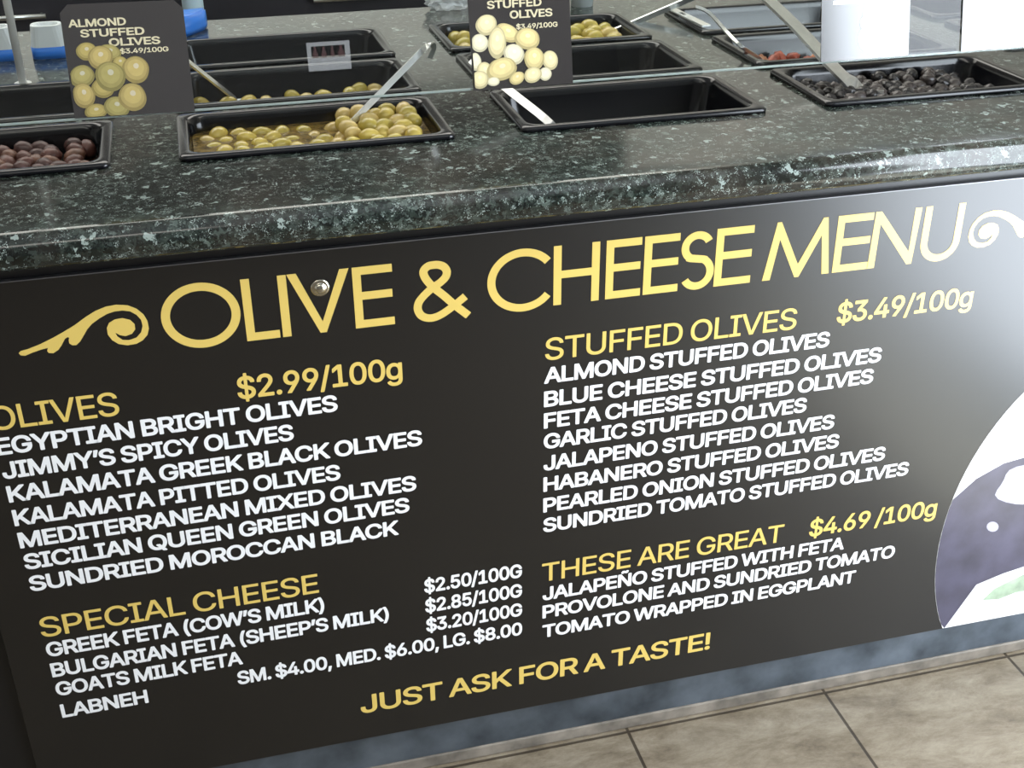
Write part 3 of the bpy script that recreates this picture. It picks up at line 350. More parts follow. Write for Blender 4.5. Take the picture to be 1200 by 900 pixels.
G_REG = {
    'A': (943, '39 -15 163 -15 178 -10 273 257 280 264 667 263 764 -8 769 -13 784 -15 908 -15 915 -14 923 -8 924 7 559 1000 550 1013 397 1015 390 1013 383 1007 19 7 17 0 19 -8 25 -13|331 406 326 408 328 416 394 606 470 842 530 649 614 408 609 406'),
    'B': (897, '125 -15 512 -14 570 -10 614 -2 680 20 733 51 775 89 803 131 827 189 836 248 835 306 829 343 820 372 794 423 760 465 724 494 665 525 702 545 731 567 753 591 776 627 789 664 796 700 797 752 793 788 776 846 748 898 730 919 708 941 658 975 629 989 592 1001 548 1010 505 1014 118 1015 110 1013 105 1007 103 0 110 -13|264 127 260 131 260 430 264 439 490 439 548 432 585 420 616 401 643 377 665 345 675 321 682 292 683 255 679 233 671 211 658 189 638 168 614 152 578 138 512 128|264 576 260 584 260 868 264 873 475 873 527 868 556 861 585 847 604 832 623 810 634 788 643 759 645 730 641 693 631 664 617 642 600 623 578 606 534 586 490 577'),
    'C': (1003, '440 -21 524 -28 568 -27 619 -20 692 1 736 21 772 42 805 66 838 97 862 125 888 161 908 198 924 234 935 271 945 315 940 326 933 330 801 330 794 328 789 322 776 278 758 242 736 210 707 181 670 156 626 136 582 124 539 119 488 121 444 130 407 143 371 162 334 189 305 219 283 249 259 293 235 358 221 439 219 534 224 585 234 636 242 665 259 709 294 767 335 811 385 847 444 870 502 880 561 879 619 867 648 856 678 840 707 819 730 796 750 771 766 745 778 716 789 680 794 672 801 670 926 670 938 672 944 680 944 687 935 731 911 796 874 859 835 906 787 948 728 983 670 1007 604 1022 524 1028 466 1025 429 1019 371 1003 342 992 290 965 261 946 217 909 194 884 159 840 137 805 111 753 97 716 79 650 72 614 65 541 64 497 72 388 80 344 96 285 110 249 139 191 174 139 196 113 236 74 264 52 311 23 342 8 400 -12'),
    'D': (987, '125 -15 468 -14 541 -6 607 9 673 35 716 59 746 80 797 126 830 168 849 197 868 233 889 284 907 350 915 394 922 467 922 540 918 584 908 649 899 686 880 744 863 781 833 831 811 860 775 899 746 923 702 952 667 971 614 991 556 1005 512 1011 439 1015 118 1015 110 1013 105 1007 103 0 110 -13|264 127 260 131 260 868 264 873 271 873 483 871 541 861 600 840 636 819 657 803 698 759 733 700 755 635 767 554 770 503 767 445 754 365 731 299 707 255 670 211 634 182 578 153 530 138 475 130 424 127'),
    'E': (823, '125 -15 738 -15 750 -8 753 0 753 109 752 116 747 124 738 127 271 127 264 127 260 131 260 430 264 434 694 435 709 439 714 452 714 562 709 572 702 576 264 577 260 584 260 868 264 873 271 873 738 874 746 881 747 890 747 1000 745 1007 738 1014 118 1015 110 1013 105 1007 103 0 110 -13'),
    'F': (806, '125 -15 242 -15 249 -14 258 -8 260 0 260 416 264 420 680 420 687 421 695 430 696 547 693 554 687 560 264 562 260 569 260 868 264 873 271 873 731 874 738 880 741 890 741 1000 739 1007 731 1014 118 1015 110 1013 105 1007 103 0 110 -13'),
    'G': (1023, '441 -21 495 -27 531 -28 619 -21 699 2 743 22 772 38 811 66 835 88 884 147 902 176 923 220 940 271 948 307 954 366 955 497 954 504 947 515 940 518 561 518 546 514 541 504 541 395 541 388 546 380 561 376 794 376 799 373 791 315 773 264 741 212 699 172 670 153 641 139 582 123 546 120 509 120 444 130 385 154 334 190 294 234 259 293 235 358 221 439 219 534 224 585 234 636 242 665 259 709 294 767 334 812 385 848 436 869 495 880 553 880 612 868 641 857 670 842 699 820 721 799 758 750 775 716 788 680 794 672 801 670 933 670 940 673 946 680 947 687 937 731 912 796 877 855 831 909 787 946 728 981 661 1008 597 1023 517 1028 458 1025 422 1018 371 1004 334 990 286 964 255 942 217 911 192 884 158 840 137 807 110 753 97 716 79 650 72 614 65 541 64 497 72 388 80 344 96 285 110 249 138 191 157 161 191 118 217 89 261 53 310 23 342 8 400 -12'),
    'H': (1016, '125 -15 242 -15 249 -14 258 -8 260 0 260 430 260 438 264 441 753 441 756 438 756 430 756 0 758 -8 767 -15 775 -15 899 -15 911 -8 913 0 913 1000 906 1012 899 1015 775 1015 767 1014 758 1007 756 591 753 583 262 584 260 591 258 1007 249 1014 242 1015 118 1015 110 1013 105 1007 103 0 110 -13'),
    'I': (591, '68 -15 528 -15 535 -14 542 -8 545 0 545 109 544 116 539 124 528 127 382 127 374 131 374 868 382 873 528 873 538 876 544 883 545 890 545 1000 543 1007 535 1014 61 1015 53 1013 48 1007 46 890 47 883 53 876 61 873 207 873 214 872 217 868 217 131 214 127 207 127 61 127 52 124 47 116 46 109 46 0 53 -13'),
    'J': (779, '287 -21 335 -27 401 -27 459 -17 517 4 568 36 608 74 629 103 655 154 670 212 676 285 676 1001 671 1011 663 1015 532 1015 525 1011 519 1001 518 264 513 227 506 205 495 182 481 161 466 147 444 132 401 116 349 114 328 116 298 124 276 135 252 154 234 176 223 198 209 249 207 337 206 344 201 351 189 355 65 355 57 352 51 344 51 256 56 212 72 154 97 103 116 77 138 54 182 20 240 -8'),
    'K': (917, '125 -15 242 -15 249 -14 258 -8 260 0 260 321 388 457 724 -13 731 -15 884 -15 895 -8 897 0 892 12 500 562 500 569 892 989 896 1000 892 1011 877 1015 709 1014 366 645 264 525 259 533 258 1007 249 1014 242 1015 118 1015 110 1013 105 1007 103 0 110 -13'),
    'L': (772, '125 -15 709 -15 716 -14 723 -8 725 0 725 109 724 118 716 126 264 127 260 131 260 1000 258 1007 249 1014 118 1015 110 1013 105 1007 103 1000 103 0 110 -13'),
    'N': (1029, '125 -15 249 -15 258 -8 261 0 261 576 254 773 256 779 381 569 748 -8 753 -13 767 -15 913 -15 923 -8 926 0 926 1000 921 1011 906 1015 782 1015 775 1012 769 1000 769 372 771 241 767 231 698 350 278 1010 264 1015 118 1015 110 1013 105 1007 103 0 110 -13'),
    'O': (1048, '440 -21 524 -28 561 -27 619 -20 655 -11 707 7 738 23 787 53 816 76 853 112 875 139 909 191 938 249 952 285 968 344 976 388 984 497 983 541 976 614 969 650 951 716 927 775 908 811 879 855 853 887 811 928 765 961 728 982 677 1004 626 1018 590 1024 553 1028 495 1028 458 1024 400 1012 346 994 312 978 268 950 239 928 210 901 176 862 155 833 125 782 97 716 79 650 72 614 65 541 64 497 72 388 80 344 97 285 110 249 140 191 174 140 196 114 236 74 264 52 311 23 342 8 400 -12|466 125 407 143 351 176 305 219 269 273 241 337 225 410 218 497 224 585 235 643 260 709 295 767 335 811 385 847 444 870 502 880 568 878 626 864 663 847 692 829 715 811 743 782 778 731 807 665 825 585 831 497 824 410 808 337 779 271 743 218 699 176 648 146 590 126 524 119'),
    'P': (874, '125 -15 242 -15 249 -14 258 -8 260 0 260 343 264 350 490 351 548 357 600 369 658 393 702 422 746 464 777 511 802 569 815 635 818 708 808 773 789 832 770 868 755 890 714 934 658 973 621 989 578 1003 541 1010 490 1014 118 1015 110 1013 105 1007 103 0 110 -13|264 492 260 496 260 868 264 873 461 873 512 869 541 863 570 852 600 834 618 817 638 788 653 752 660 715 662 671 656 627 644 591 628 562 607 538 585 521 563 510 534 500 505 495 454 492'),
    'R': (883, '125 -15 242 -15 249 -14 258 -8 260 0 260 365 264 374 475 374 681 -8 687 -13 694 -15 840 -15 848 -13 854 -8 856 0 854 7 639 401 680 424 716 449 746 477 771 511 791 547 805 584 815 627 819 671 819 715 811 773 799 817 782 856 760 891 731 924 702 949 665 972 636 985 592 1000 548 1009 497 1014 118 1015 110 1013 105 1007 103 0 110 -13|264 516 260 525 260 868 264 873 475 873 527 868 556 860 585 847 608 832 629 810 646 781 658 746 663 708 663 671 657 635 643 599 629 576 607 555 563 532 512 520 461 516'),
    'S': (878, '347 -25 389 -30 440 -32 520 -27 593 -11 659 16 717 55 760 99 791 150 805 187 812 216 817 252 817 289 813 325 806 354 795 384 778 413 755 442 732 465 681 501 615 533 549 556 396 598 328 625 301 639 274 661 260 676 248 698 242 727 244 763 253 792 272 822 301 848 333 865 374 879 418 885 462 886 505 880 549 867 586 847 608 829 630 801 642 771 651 734 659 729 790 728 800 734 803 741 802 763 789 822 765 873 732 917 695 951 647 982 593 1006 542 1019 469 1028 418 1028 374 1023 308 1009 244 982 192 948 145 902 113 851 93 792 87 727 91 683 99 654 114 617 127 595 144 573 174 544 221 512 294 477 352 457 513 412 585 384 615 366 636 347 648 333 659 311 664 274 660 238 644 202 620 172 591 150 549 130 505 118 454 112 411 113 359 121 323 133 286 153 264 172 241 201 228 230 219 274 213 281 199 283 75 283 67 281 61 274 60 267 62 245 78 179 101 128 140 77 184 38 228 12 286 -11'),
    'T': (882, '383 -15 507 -15 515 -11 520 0 520 868 522 872 529 873 814 873 828 876 834 883 834 890 834 1000 833 1007 823 1014 62 1015 55 1013 49 1007 47 890 48 883 55 875 62 873 354 873 361 872 364 868 364 0 369 -11'),
    'U': (1017, '419 -24 483 -30 570 -28 629 -18 694 4 746 31 804 76 848 126 876 173 901 239 910 283 913 319 914 998 913 1005 906 1013 775 1015 765 1013 758 1005 756 334 750 290 736 246 720 217 697 188 672 166 643 147 614 134 585 125 548 118 512 116 475 118 439 123 402 134 373 148 345 166 321 188 297 217 281 246 266 290 260 334 258 1005 252 1013 242 1015 118 1015 110 1013 104 1005 103 341 107 283 122 217 141 173 166 129 198 91 235 57 277 27 322 4 366 -12'),
    'V': (943, '404 -15 543 -15 550 -14 559 -8 923 992 923 1007 915 1014 776 1015 769 1013 763 1007 549 394 477 168 470 171 400 387 179 1007 171 1014 163 1015 32 1015 25 1013 19 1007 19 992 385 0 390 -10 397 -14'),
}
G_MED = {
    '0': (891, '370 -38 412 -44 449 -45 500 -42 536 -35 580 -21 609 -7 639 10 675 39 700 64 729 101 748 131 773 181 787 217 805 276 822 378 829 502 826 582 819 648 811 692 795 758 760 845 734 891 714 918 681 955 653 979 611 1006 580 1020 536 1035 500 1042 449 1045 412 1044 361 1036 332 1028 288 1010 259 993 210 955 179 920 161 896 143 867 117 816 96 758 86 721 68 619 62 502 68 378 86 276 103 217 117 181 143 130 162 101 191 64 215 39 238 20 281 -7 332 -29|442 130 412 133 390 139 354 159 324 188 296 232 273 290 258 356 250 414 247 502 251 590 261 663 279 728 302 779 332 821 369 851 405 866 449 871 493 865 532 845 566 814 595 768 619 706 634 641 642 560 644 495 640 414 629 334 611 268 588 218 561 181 527 152 485 134'),
    '1': (891, '130 -25 140 -30 155 -32 768 -32 789 -25 799 -10 800 114 792 129 783 136 768 139 578 139 574 143 574 997 571 1014 556 1029 542 1032 381 1031 152 866 140 851 137 837 138 698 148 680 162 672 177 672 186 676 381 819 385 815 385 150 385 143 381 139 148 139 133 134 122 121 118 107 118 -3 124 -17'),
    '2': (891, '105 -25 115 -30 130 -32 765 -32 780 -28 794 -13 797 -3 797 114 792 129 780 140 765 143 386 143 378 144 375 150 571 355 672 472 710 523 737 567 758 610 770 647 779 698 780 756 770 815 755 859 725 910 687 953 648 985 597 1014 532 1036 466 1045 393 1043 327 1029 268 1005 210 966 167 921 131 866 108 804 98 734 97 713 100 698 108 687 123 680 247 679 261 682 269 686 276 693 281 705 285 749 292 778 313 815 333 837 356 853 386 864 415 870 451 871 488 866 524 853 550 837 571 815 588 786 596 756 597 720 592 683 581 654 561 617 529 574 465 501 101 114 94 92 94 -3 99 -17'),
    '3': (891, '343 -38 404 -45 485 -42 550 -30 616 -6 667 23 716 64 757 115 786 174 802 239 804 283 802 327 786 393 771 429 755 457 732 487 711 509 660 549 594 582 550 594 514 600 509 604 760 889 764 904 764 1006 755 1023 740 1031 134 1032 120 1027 108 1013 105 998 106 882 113 867 127 858 492 857 498 852 281 604 276 590 277 480 284 466 302 455 419 454 485 445 528 429 565 404 583 385 597 363 608 334 614 305 615 276 611 247 602 217 588 195 572 178 550 161 507 141 455 131 390 133 361 138 331 148 309 160 288 176 261 210 252 232 245 268 236 283 229 288 215 291 83 291 65 283 59 276 54 261 60 210 78 152 102 108 138 64 178 29 229 -2 288 -25'),
    '4': (891, '533 -25 542 -30 557 -32 674 -32 694 -25 701 -17 706 -3 706 172 710 175 820 176 834 184 844 202 844 318 842 332 836 340 827 348 812 351 710 351 706 355 706 625 702 640 688 653 674 656 550 656 535 650 526 640 522 625 520 353 272 351 268 355 638 983 643 997 640 1012 630 1026 615 1032 484 1032 469 1028 460 1019 53 333 46 311 46 202 53 187 68 177 520 174 522 -3 527 -17'),
    '6': (891, '368 -38 443 -45 502 -41 567 -26 626 1 677 37 723 86 760 144 784 210 793 254 796 290 796 334 790 385 779 429 765 466 746 502 721 537 699 560 670 586 633 609 597 626 553 639 509 647 429 648 660 984 665 998 662 1013 655 1023 640 1031 494 1032 480 1028 471 1020 242 685 190 604 136 502 107 422 98 378 94 341 96 268 111 195 139 130 179 71 208 42 232 23 268 -1 305 -19|421 129 385 138 356 152 329 174 306 203 292 232 281 268 278 312 281 349 290 385 305 414 326 442 348 461 378 477 407 486 443 489 472 488 502 481 533 466 560 444 584 414 598 385 608 349 612 312 609 276 603 247 587 210 567 182 545 161 516 142 487 132 458 128'),
    '9': (891, '236 -25 246 -30 261 -32 392 -32 407 -29 414 -25 684 371 741 472 761 515 777 559 788 603 794 640 796 705 786 778 773 822 760 851 725 910 678 961 626 999 560 1028 494 1042 421 1045 348 1034 283 1009 224 973 174 924 138 873 110 807 99 764 94 720 93 669 98 625 103 596 117 552 134 515 159 477 188 443 213 421 239 402 275 382 312 368 356 357 407 351 451 351 458 348 231 19 224 -3 230 -17|407 514 370 527 342 545 319 567 300 596 288 625 280 661 279 705 284 742 297 778 312 805 333 829 356 847 385 862 414 870 443 873 480 869 516 858 545 839 570 815 589 786 602 756 610 720 611 676 606 640 594 603 577 574 557 552 531 533 502 519 472 513 443 511'),
    '$': (878, '401 -178 481 -178 496 -174 507 -164 512 -149 514 -47 583 -32 649 -8 697 19 744 56 776 92 806 143 824 192 834 252 833 311 819 369 795 417 759 463 715 499 664 530 598 558 518 583 513 588 513 851 515 858 518 860 532 855 561 842 598 814 613 796 622 778 635 727 642 719 654 712 795 712 810 719 816 727 820 749 811 807 796 851 766 902 729 944 691 975 634 1007 576 1029 517 1041 513 1048 510 1158 499 1172 481 1178 394 1178 379 1173 372 1166 365 1150 365 1041 299 1024 255 1007 199 975 160 943 123 902 97 858 77 800 71 756 71 705 81 654 102 604 131 563 175 522 233 486 291 459 365 435 365 143 357 140 321 153 299 165 273 187 261 201 249 223 235 282 226 293 211 300 72 300 58 295 46 282 43 267 49 223 60 179 78 136 102 97 138 55 175 25 218 -2 262 -21 306 -34 364 -47 366 -156 379 -173|518 138 513 143 513 150 513 384 518 393 576 369 619 340 633 325 641 311 647 274 645 252 640 230 628 209 613 189 593 172 570 157|357 630 313 652 277 682 263 705 258 741 265 778 277 800 288 814 321 840 364 859 365 632'),
    '/': (490, '33 -182 142 -182 160 -175 170 -160 492 1037 492 1059 485 1069 471 1078 347 1079 332 1073 321 1059 -3 -146 -2 -160 3 -171 18 -181'),
    '.': (369, '145 -33 168 -39 189 -41 211 -39 233 -32 255 -20 274 -4 287 10 299 32 306 54 309 83 307 105 300 127 288 149 277 164 255 182 233 194 211 200 189 202 160 200 138 192 116 180 102 167 86 149 74 127 68 105 65 83 68 54 75 32 87 11 102 -6 124 -23'),
    'g': (836, '316 -321 386 -328 459 -326 524 -315 590 -294 641 -267 685 -231 718 -189 744 -138 758 -87 764 -21 764 745 758 765 743 776 729 778 605 776 592 767 584 752 583 712 546 741 517 759 488 772 453 782 407 787 364 787 313 780 283 773 247 759 218 744 181 720 152 694 130 670 105 636 80 592 67 563 46 490 38 431 36 351 42 285 59 212 79 165 107 117 145 72 188 36 247 4 291 -11 356 -22 422 -21 480 -10 532 14 575 47 579 44 579 -36 573 -65 564 -87 553 -104 533 -124 510 -138 480 -149 444 -157 407 -159 364 -157 327 -148 298 -135 276 -120 251 -94 222 -58 203 -48 181 -53 86 -107 74 -116 70 -124 67 -138 76 -160 108 -207 149 -248 181 -271 225 -294 269 -310|356 153 320 166 291 186 266 212 245 249 231 293 223 344 222 395 227 446 238 490 254 527 276 560 305 587 334 604 364 613 400 616 444 612 480 600 510 580 538 548 558 512 572 468 580 417 582 358 576 307 565 263 548 227 527 198 502 176 473 160 437 151 400 148'),
    'J': (779, '286 -38 332 -44 398 -44 464 -33 522 -12 575 20 622 64 656 115 672 152 687 210 693 283 693 998 690 1013 686 1020 668 1031 530 1032 518 1028 510 1020 503 1006 502 268 497 232 490 210 480 188 464 168 435 146 413 137 391 132 347 131 303 141 281 152 264 166 252 181 239 203 229 232 226 254 224 341 219 356 213 363 194 372 62 371 44 363 34 349 33 283 39 210 57 144 84 92 105 64 125 42 172 6 230 -23'),
    'U': (1017, '418 -41 480 -47 568 -45 648 -30 707 -9 772 28 816 64 864 120 897 178 911 215 923 258 931 339 931 1003 925 1018 911 1029 896 1032 765 1031 750 1024 742 1010 740 353 738 317 732 288 719 251 702 222 677 193 656 175 624 156 590 144 546 135 510 133 473 135 429 143 394 156 364 174 334 198 315 222 297 251 284 288 278 317 276 353 275 1010 261 1027 239 1032 115 1032 98 1025 88 1010 86 339 90 280 105 215 126 164 152 120 182 83 220 47 261 17 312 -10 364 -29'),
    'S': (878, '345 -42 437 -49 525 -44 605 -25 669 2 729 43 774 89 809 148 828 206 834 250 834 286 831 323 823 359 811 389 795 418 773 447 745 476 686 518 627 547 554 572 401 615 335 640 306 657 284 674 272 688 262 709 258 739 262 768 275 797 293 819 321 840 350 854 386 864 430 869 481 867 518 860 547 849 576 833 598 815 613 796 625 768 633 732 642 719 649 714 664 711 788 711 802 714 814 724 820 739 819 761 815 790 805 827 780 880 751 921 707 963 656 996 613 1017 547 1036 474 1045 394 1043 321 1030 277 1016 240 999 182 962 133 914 100 863 85 827 77 797 70 732 74 681 81 651 100 608 113 586 131 563 160 534 211 498 291 459 503 397 569 373 614 345 629 330 642 308 647 279 643 243 631 213 608 184 576 161 540 144 496 133 452 129 408 130 364 138 328 150 293 170 269 191 255 211 244 235 236 279 226 293 218 298 204 300 72 300 58 295 50 289 45 279 43 264 49 221 60 177 87 118 123 70 160 35 218 -2 284 -28'),
    'T': (882, '358 -25 366 -30 381 -32 505 -32 520 -28 527 -23 537 -3 537 851 541 856 819 856 833 859 848 873 851 895 851 1005 845 1019 833 1029 819 1032 60 1032 45 1026 33 1012 30 997 30 888 34 873 45 861 60 856 337 856 344 855 347 851 347 4 348 -10'),
    'A': (943, '12 -25 29 -32 168 -32 183 -28 190 -22 197 -10 285 241 292 247 650 247 657 239 746 -10 756 -25 774 -32 913 -32 927 -27 937 -17 942 -3 940 12 573 1012 562 1025 555 1030 540 1032 394 1032 378 1026 366 1012 2 12 2 -10|351 427 467 779 475 767 523 618 590 428 584 423 358 423'),
    'K': (917, '98 -25 115 -32 247 -32 261 -27 272 -17 277 4 277 311 280 318 385 430 711 -25 729 -32 882 -32 896 -28 909 -17 914 4 908 19 522 559 521 567 904 977 912 990 913 1005 907 1019 899 1026 889 1031 875 1032 714 1032 697 1026 364 667 283 576 277 581 277 588 277 997 275 1012 263 1026 247 1032 115 1032 101 1027 93 1019 86 997 86 4 88 -10'),
    'F': (806, '98 -25 115 -32 247 -32 265 -25 275 -10 277 399 283 403 685 403 704 413 712 428 712 552 706 567 692 577 677 579 283 579 278 581 277 851 283 856 736 858 750 868 758 888 757 1005 751 1019 743 1027 721 1032 123 1032 108 1030 93 1019 86 997 86 4 88 -10'),
    'O': (1048, '439 -38 492 -44 529 -45 587 -42 624 -36 660 -27 712 -9 748 9 799 41 828 64 865 101 889 130 923 181 943 217 967 276 985 341 993 385 1000 458 1001 502 998 575 992 619 979 685 968 721 952 761 923 819 891 867 865 899 823 940 777 974 741 995 690 1017 653 1029 595 1041 558 1044 492 1044 456 1041 398 1029 361 1018 310 996 246 955 208 923 182 896 148 852 124 816 95 758 81 721 70 685 56 619 51 575 47 502 51 422 56 378 71 312 82 276 106 217 126 181 160 130 185 101 222 64 252 40 303 8 338 -9 390 -27|507 137 449 146 413 159 390 170 363 188 337 210 300 254 273 301 251 363 238 444 236 531 246 612 259 663 285 721 325 777 368 816 398 834 427 847 485 861 544 863 602 854 638 840 668 825 716 787 751 743 782 685 804 612 813 531 813 466 804 393 789 334 763 276 726 224 682 185 631 157 602 146 565 139'),
    'R': (883, '98 -25 115 -32 247 -32 265 -25 275 -10 277 348 279 355 283 357 467 355 663 -10 677 -27 692 -32 845 -32 860 -26 868 -17 873 -3 871 12 664 391 670 399 707 421 743 450 785 501 805 537 821 581 831 625 836 669 836 720 831 764 820 807 803 851 783 888 758 921 723 953 685 980 648 999 597 1016 546 1027 495 1031 115 1032 101 1027 93 1019 86 997 86 4 88 -10|283 533 277 537 277 545 277 844 277 851 283 857 458 857 517 852 546 845 575 833 597 818 615 800 632 771 641 742 646 705 645 669 640 640 630 610 617 588 597 569 561 549 510 536 458 533'),
    'E': (823, '98 -25 108 -30 123 -32 736 -32 750 -29 764 -17 769 -3 770 114 765 129 750 141 736 144 283 144 277 150 277 406 277 413 283 418 699 418 712 421 721 427 727 435 731 450 730 567 721 584 707 593 283 594 278 596 277 851 283 856 743 858 758 869 764 888 764 1005 758 1019 750 1026 729 1032 123 1032 108 1030 93 1019 86 997 86 4 88 -10'),
    '!': (385, '151 -33 173 -39 195 -41 217 -39 239 -32 260 -20 279 -4 292 10 304 33 311 54 314 83 311 105 305 127 293 149 275 170 260 181 239 193 217 200 195 202 166 199 144 192 122 179 107 167 92 149 80 127 73 105 71 83 73 54 81 32 93 11 107 -6 129 -23|116 288 129 284 253 284 267 288 275 294 282 310 292 1003 282 1022 268 1031 122 1032 107 1027 100 1021 92 1003 100 317 103 302'),
}
for _g in (G_BOLD, G_REG, G_MED): _g[' '] = (335, '')
def lettering(name, s, u0, u1, v, cap, frame, material, parent, heavy=False, track=-58, d=0.0004, label=None):
    """one printed line from u0 to u1 on baseline v"""
    G = heavy if isinstance(heavy, dict) else (G_BOLD if heavy else G_REG)
    x = 0; items = []; lo, hi = 1e9, -1e9
    ref = [p for p in [list(map(int, q.split())) for q in G['E'][1].split('|')]]
    ylo, yhi = min(min(p[1::2]) for p in ref), max(max(p[1::2]) for p in ref)
    for ch in s:
        adv, sp = G[ch]; loops = []
        for part in (sp.split('|') if sp else []):
            q = list(map(int, part.split())); pts = [(x+q[i], q[i+1]) for i in range(0, len(q), 2)]
            lo = min(lo, min(p[0] for p in pts)); hi = max(hi, max(p[0] for p in pts)); loops.append(pts)
        if loops: items.append(loops)
        x += adv+track
    sx = (u1-u0)/(hi-lo); sv = cap/(yhi-ylo)
    def area(pts): return sum(a[0]*c[1]-c[0]*a[1] for a, c in zip(pts, pts[1:]+pts[:1]))
    def inside(pt, pts):
        r = False
        for a, c in zip(pts, pts[1:]+pts[:1]):
            if (a[1] > pt[1]) != (c[1] > pt[1]) and pt[0] < (c[0]-a[0])*(pt[1]-a[1])/(c[1]-a[1])+a[0]: r = not r
        return r
    bm = BM()
    for loops in items:
        big = max(loops, key=lambda p: abs(area(p))); sg_ = 1 if area(big) > 0 else -1
        outs = [[c] for c in loops if area(c)*sg_ > 0]
        for c in loops:
            if area(c)*sg_ <= 0:
                fit = [o for o in outs if inside(c[0], o[0])]
                if fit: min(fit, key=lambda o: abs(area(o[0]))).append(c)
        for o in outs:
            flat = [p for lp in o for p in lp]
            vs = [bm.verts.new(frame((p[0]-lo)*sx+u0, (p[1]-ylo)*sv+v, d)) for p in flat]
            for tri in tessellate_polygon([[Vector((p[0], p[1], 0)) for p in lp] for lp in o]):
                try: bm.faces.new([vs[k] for k in tri])
                except ValueError: pass
    bm.normal_update()
    want = (frame(0, 0, 1)-frame(0, 0, 0))
    for f in bm.faces:
        if f.normal.dot(want) < 0: f.normal_flip()
        f.material_index = 0
    o = obj(name, bm, material, parent)
    if label: o['label'] = label
    return o

# ================================================================== the setting
bm = BM(); box(bm, -4, WX+.12, FY, 3.2, -.1, 0); tag(obj('floor', bm, M_FLOOR), kind='structure')
bm = BM(); box(bm, -4, WX+.12, FY-.1, 3.3, 2.8, 2.9); tag(obj('ceiling', bm, M_CEIL), kind='structure')
bm = BM(); box(bm, -4, WX+.12, 3.2, 3.3, 0, 2.8); tag(obj('wall_back', bm, mat('dark_upper_wall', (.035, .034, .032), .7)), kind='structure')
bm = BM(); box(bm, -4, WX+.12, 3.18, 3.2, .9, 1.62); tag(obj('reflector_band_1', bm, mat('pale_reflector', (.80, .81, .78), .35)), kind='structure')  # unseen pale band, added for the granite to reflect
bm = BM(); box(bm, -4.1, -4, FY-.1, 3.3, 0, 2.8); tag(obj('wall_left', bm, M_WALL), kind='structure')
bm = BM()
box(bm, WX, WX+.12, WIN[1], 3.3, 0, 2.8); box(bm, WX, WX+.12, FY-.1, WIN[0], 0, 2.8)
box(bm, WX, WX+.12, WIN[0], WIN[1], WIN[3], 2.8); box(bm, WX, WX+.12, WIN[0], WIN[1], 0, WIN[2])
tag(obj('wall_right', bm, M_WALL), kind='structure')
bm = BM(); box(bm, -4, WX, FY-.1, FY, 0, 2.8); tag(obj('wall_front', bm, mat('dim_front_wall', (.22, .21, .20), .7)), kind='structure')
bm = BM()
for a, c in ((WIN[0], WIN[0]+.05), (WIN[1]-.05, WIN[1])): box(bm, WX+.02, WX+.07, a, c, WIN[2], WIN[3])
box(bm, WX+.02, WX+.07, WIN[0], WIN[1], WIN[3]-.05, WIN[3]); box(bm, WX+.02, WX+.07, WIN[0], WIN[1], WIN[2], WIN[2]+.05)
tag(obj('window_1', bm, mat('dark_window_frame', (.05, .05, .05), .4)), kind='structure')
# staff-side cabinet, dark, below eye level behind the counter
bm = BM(); box(bm, -1.6, 1.60, 1.75, 2.3, 0.0, .86, .004)
bc = thing('back_cabinet', 'dark low cabinet along the staff side behind the olive counter', 'cabinet')
obj('cabinet_body', bm, M_DARK, bc)
for k in range(4):
    bm = BM(); box(bm, -1.58+k*.797, -1.58+k*.797+.785, 1.73, 1.75, .06, .80, .004); d = obj('door', bm, M_DARK, bc)
    bm = BM(); tube(bm, [(-1.3+k*.797, 1.71, .74), (-1.1+k*.797, 1.71, .74)], .006)
    for q in (-1.29, -1.11): tube(bm, [(q+k*.797, 1.73, .74), (q+k*.797, 1.71, .74)], .004)
    h = obj('handle', bm, M_STEEL, d, True)
bm = BM(); box(bm, -1.62, 1.61, 1.72, 2.32, .86, .89, .005); obj('top', bm, M_DARK, bc)

# ================================================================== serving counter
ZT = 0.878
X0, X1, YB = -1.10, 1.605, 0.90
PW, PD = .325, .180
COLX = [-.430, -.028, .380, .788, 1.196]
ROWY = [.145, .357, .563]
SKIP = {(2, 0)}
holes = [(COLX[c]+.007, COLX[c]+PW-.007, ROWY[r]+.007, ROWY[r]+PD-.007) for r in range(3) for c in range(5) if (r, c) not in SKIP]
cab = thing('serving_counter', 'black serving counter body carrying the granite worktop and menu board', 'counter')
bm = BM()
box(bm, X0, X1, .0068, .024, .095, .836); box(bm, X0, X0+.018, .024, YB-.03, .0, .836); box(bm, X1-.018, X1, .024, YB-.03, .0, .836)
box(bm, X0+.018, X1-.018, .024, YB-.03, .10, .118)
obj('body', bm, M_CAB, cab)
bm = BM(); box(bm, X0, X1, .0075, .022, .022, .0945, .002)
obj('kick_plate', bm, M_KICK, cab)['label'] = 'blue-grey mottled metal kick strip'
bm = BM(); box(bm, X0, X1, .0068, .022, .0, .022, .003)
obj('base_strip', bm, M_TRIM, cab)['label'] = 'thin brown stone strip against the floor'
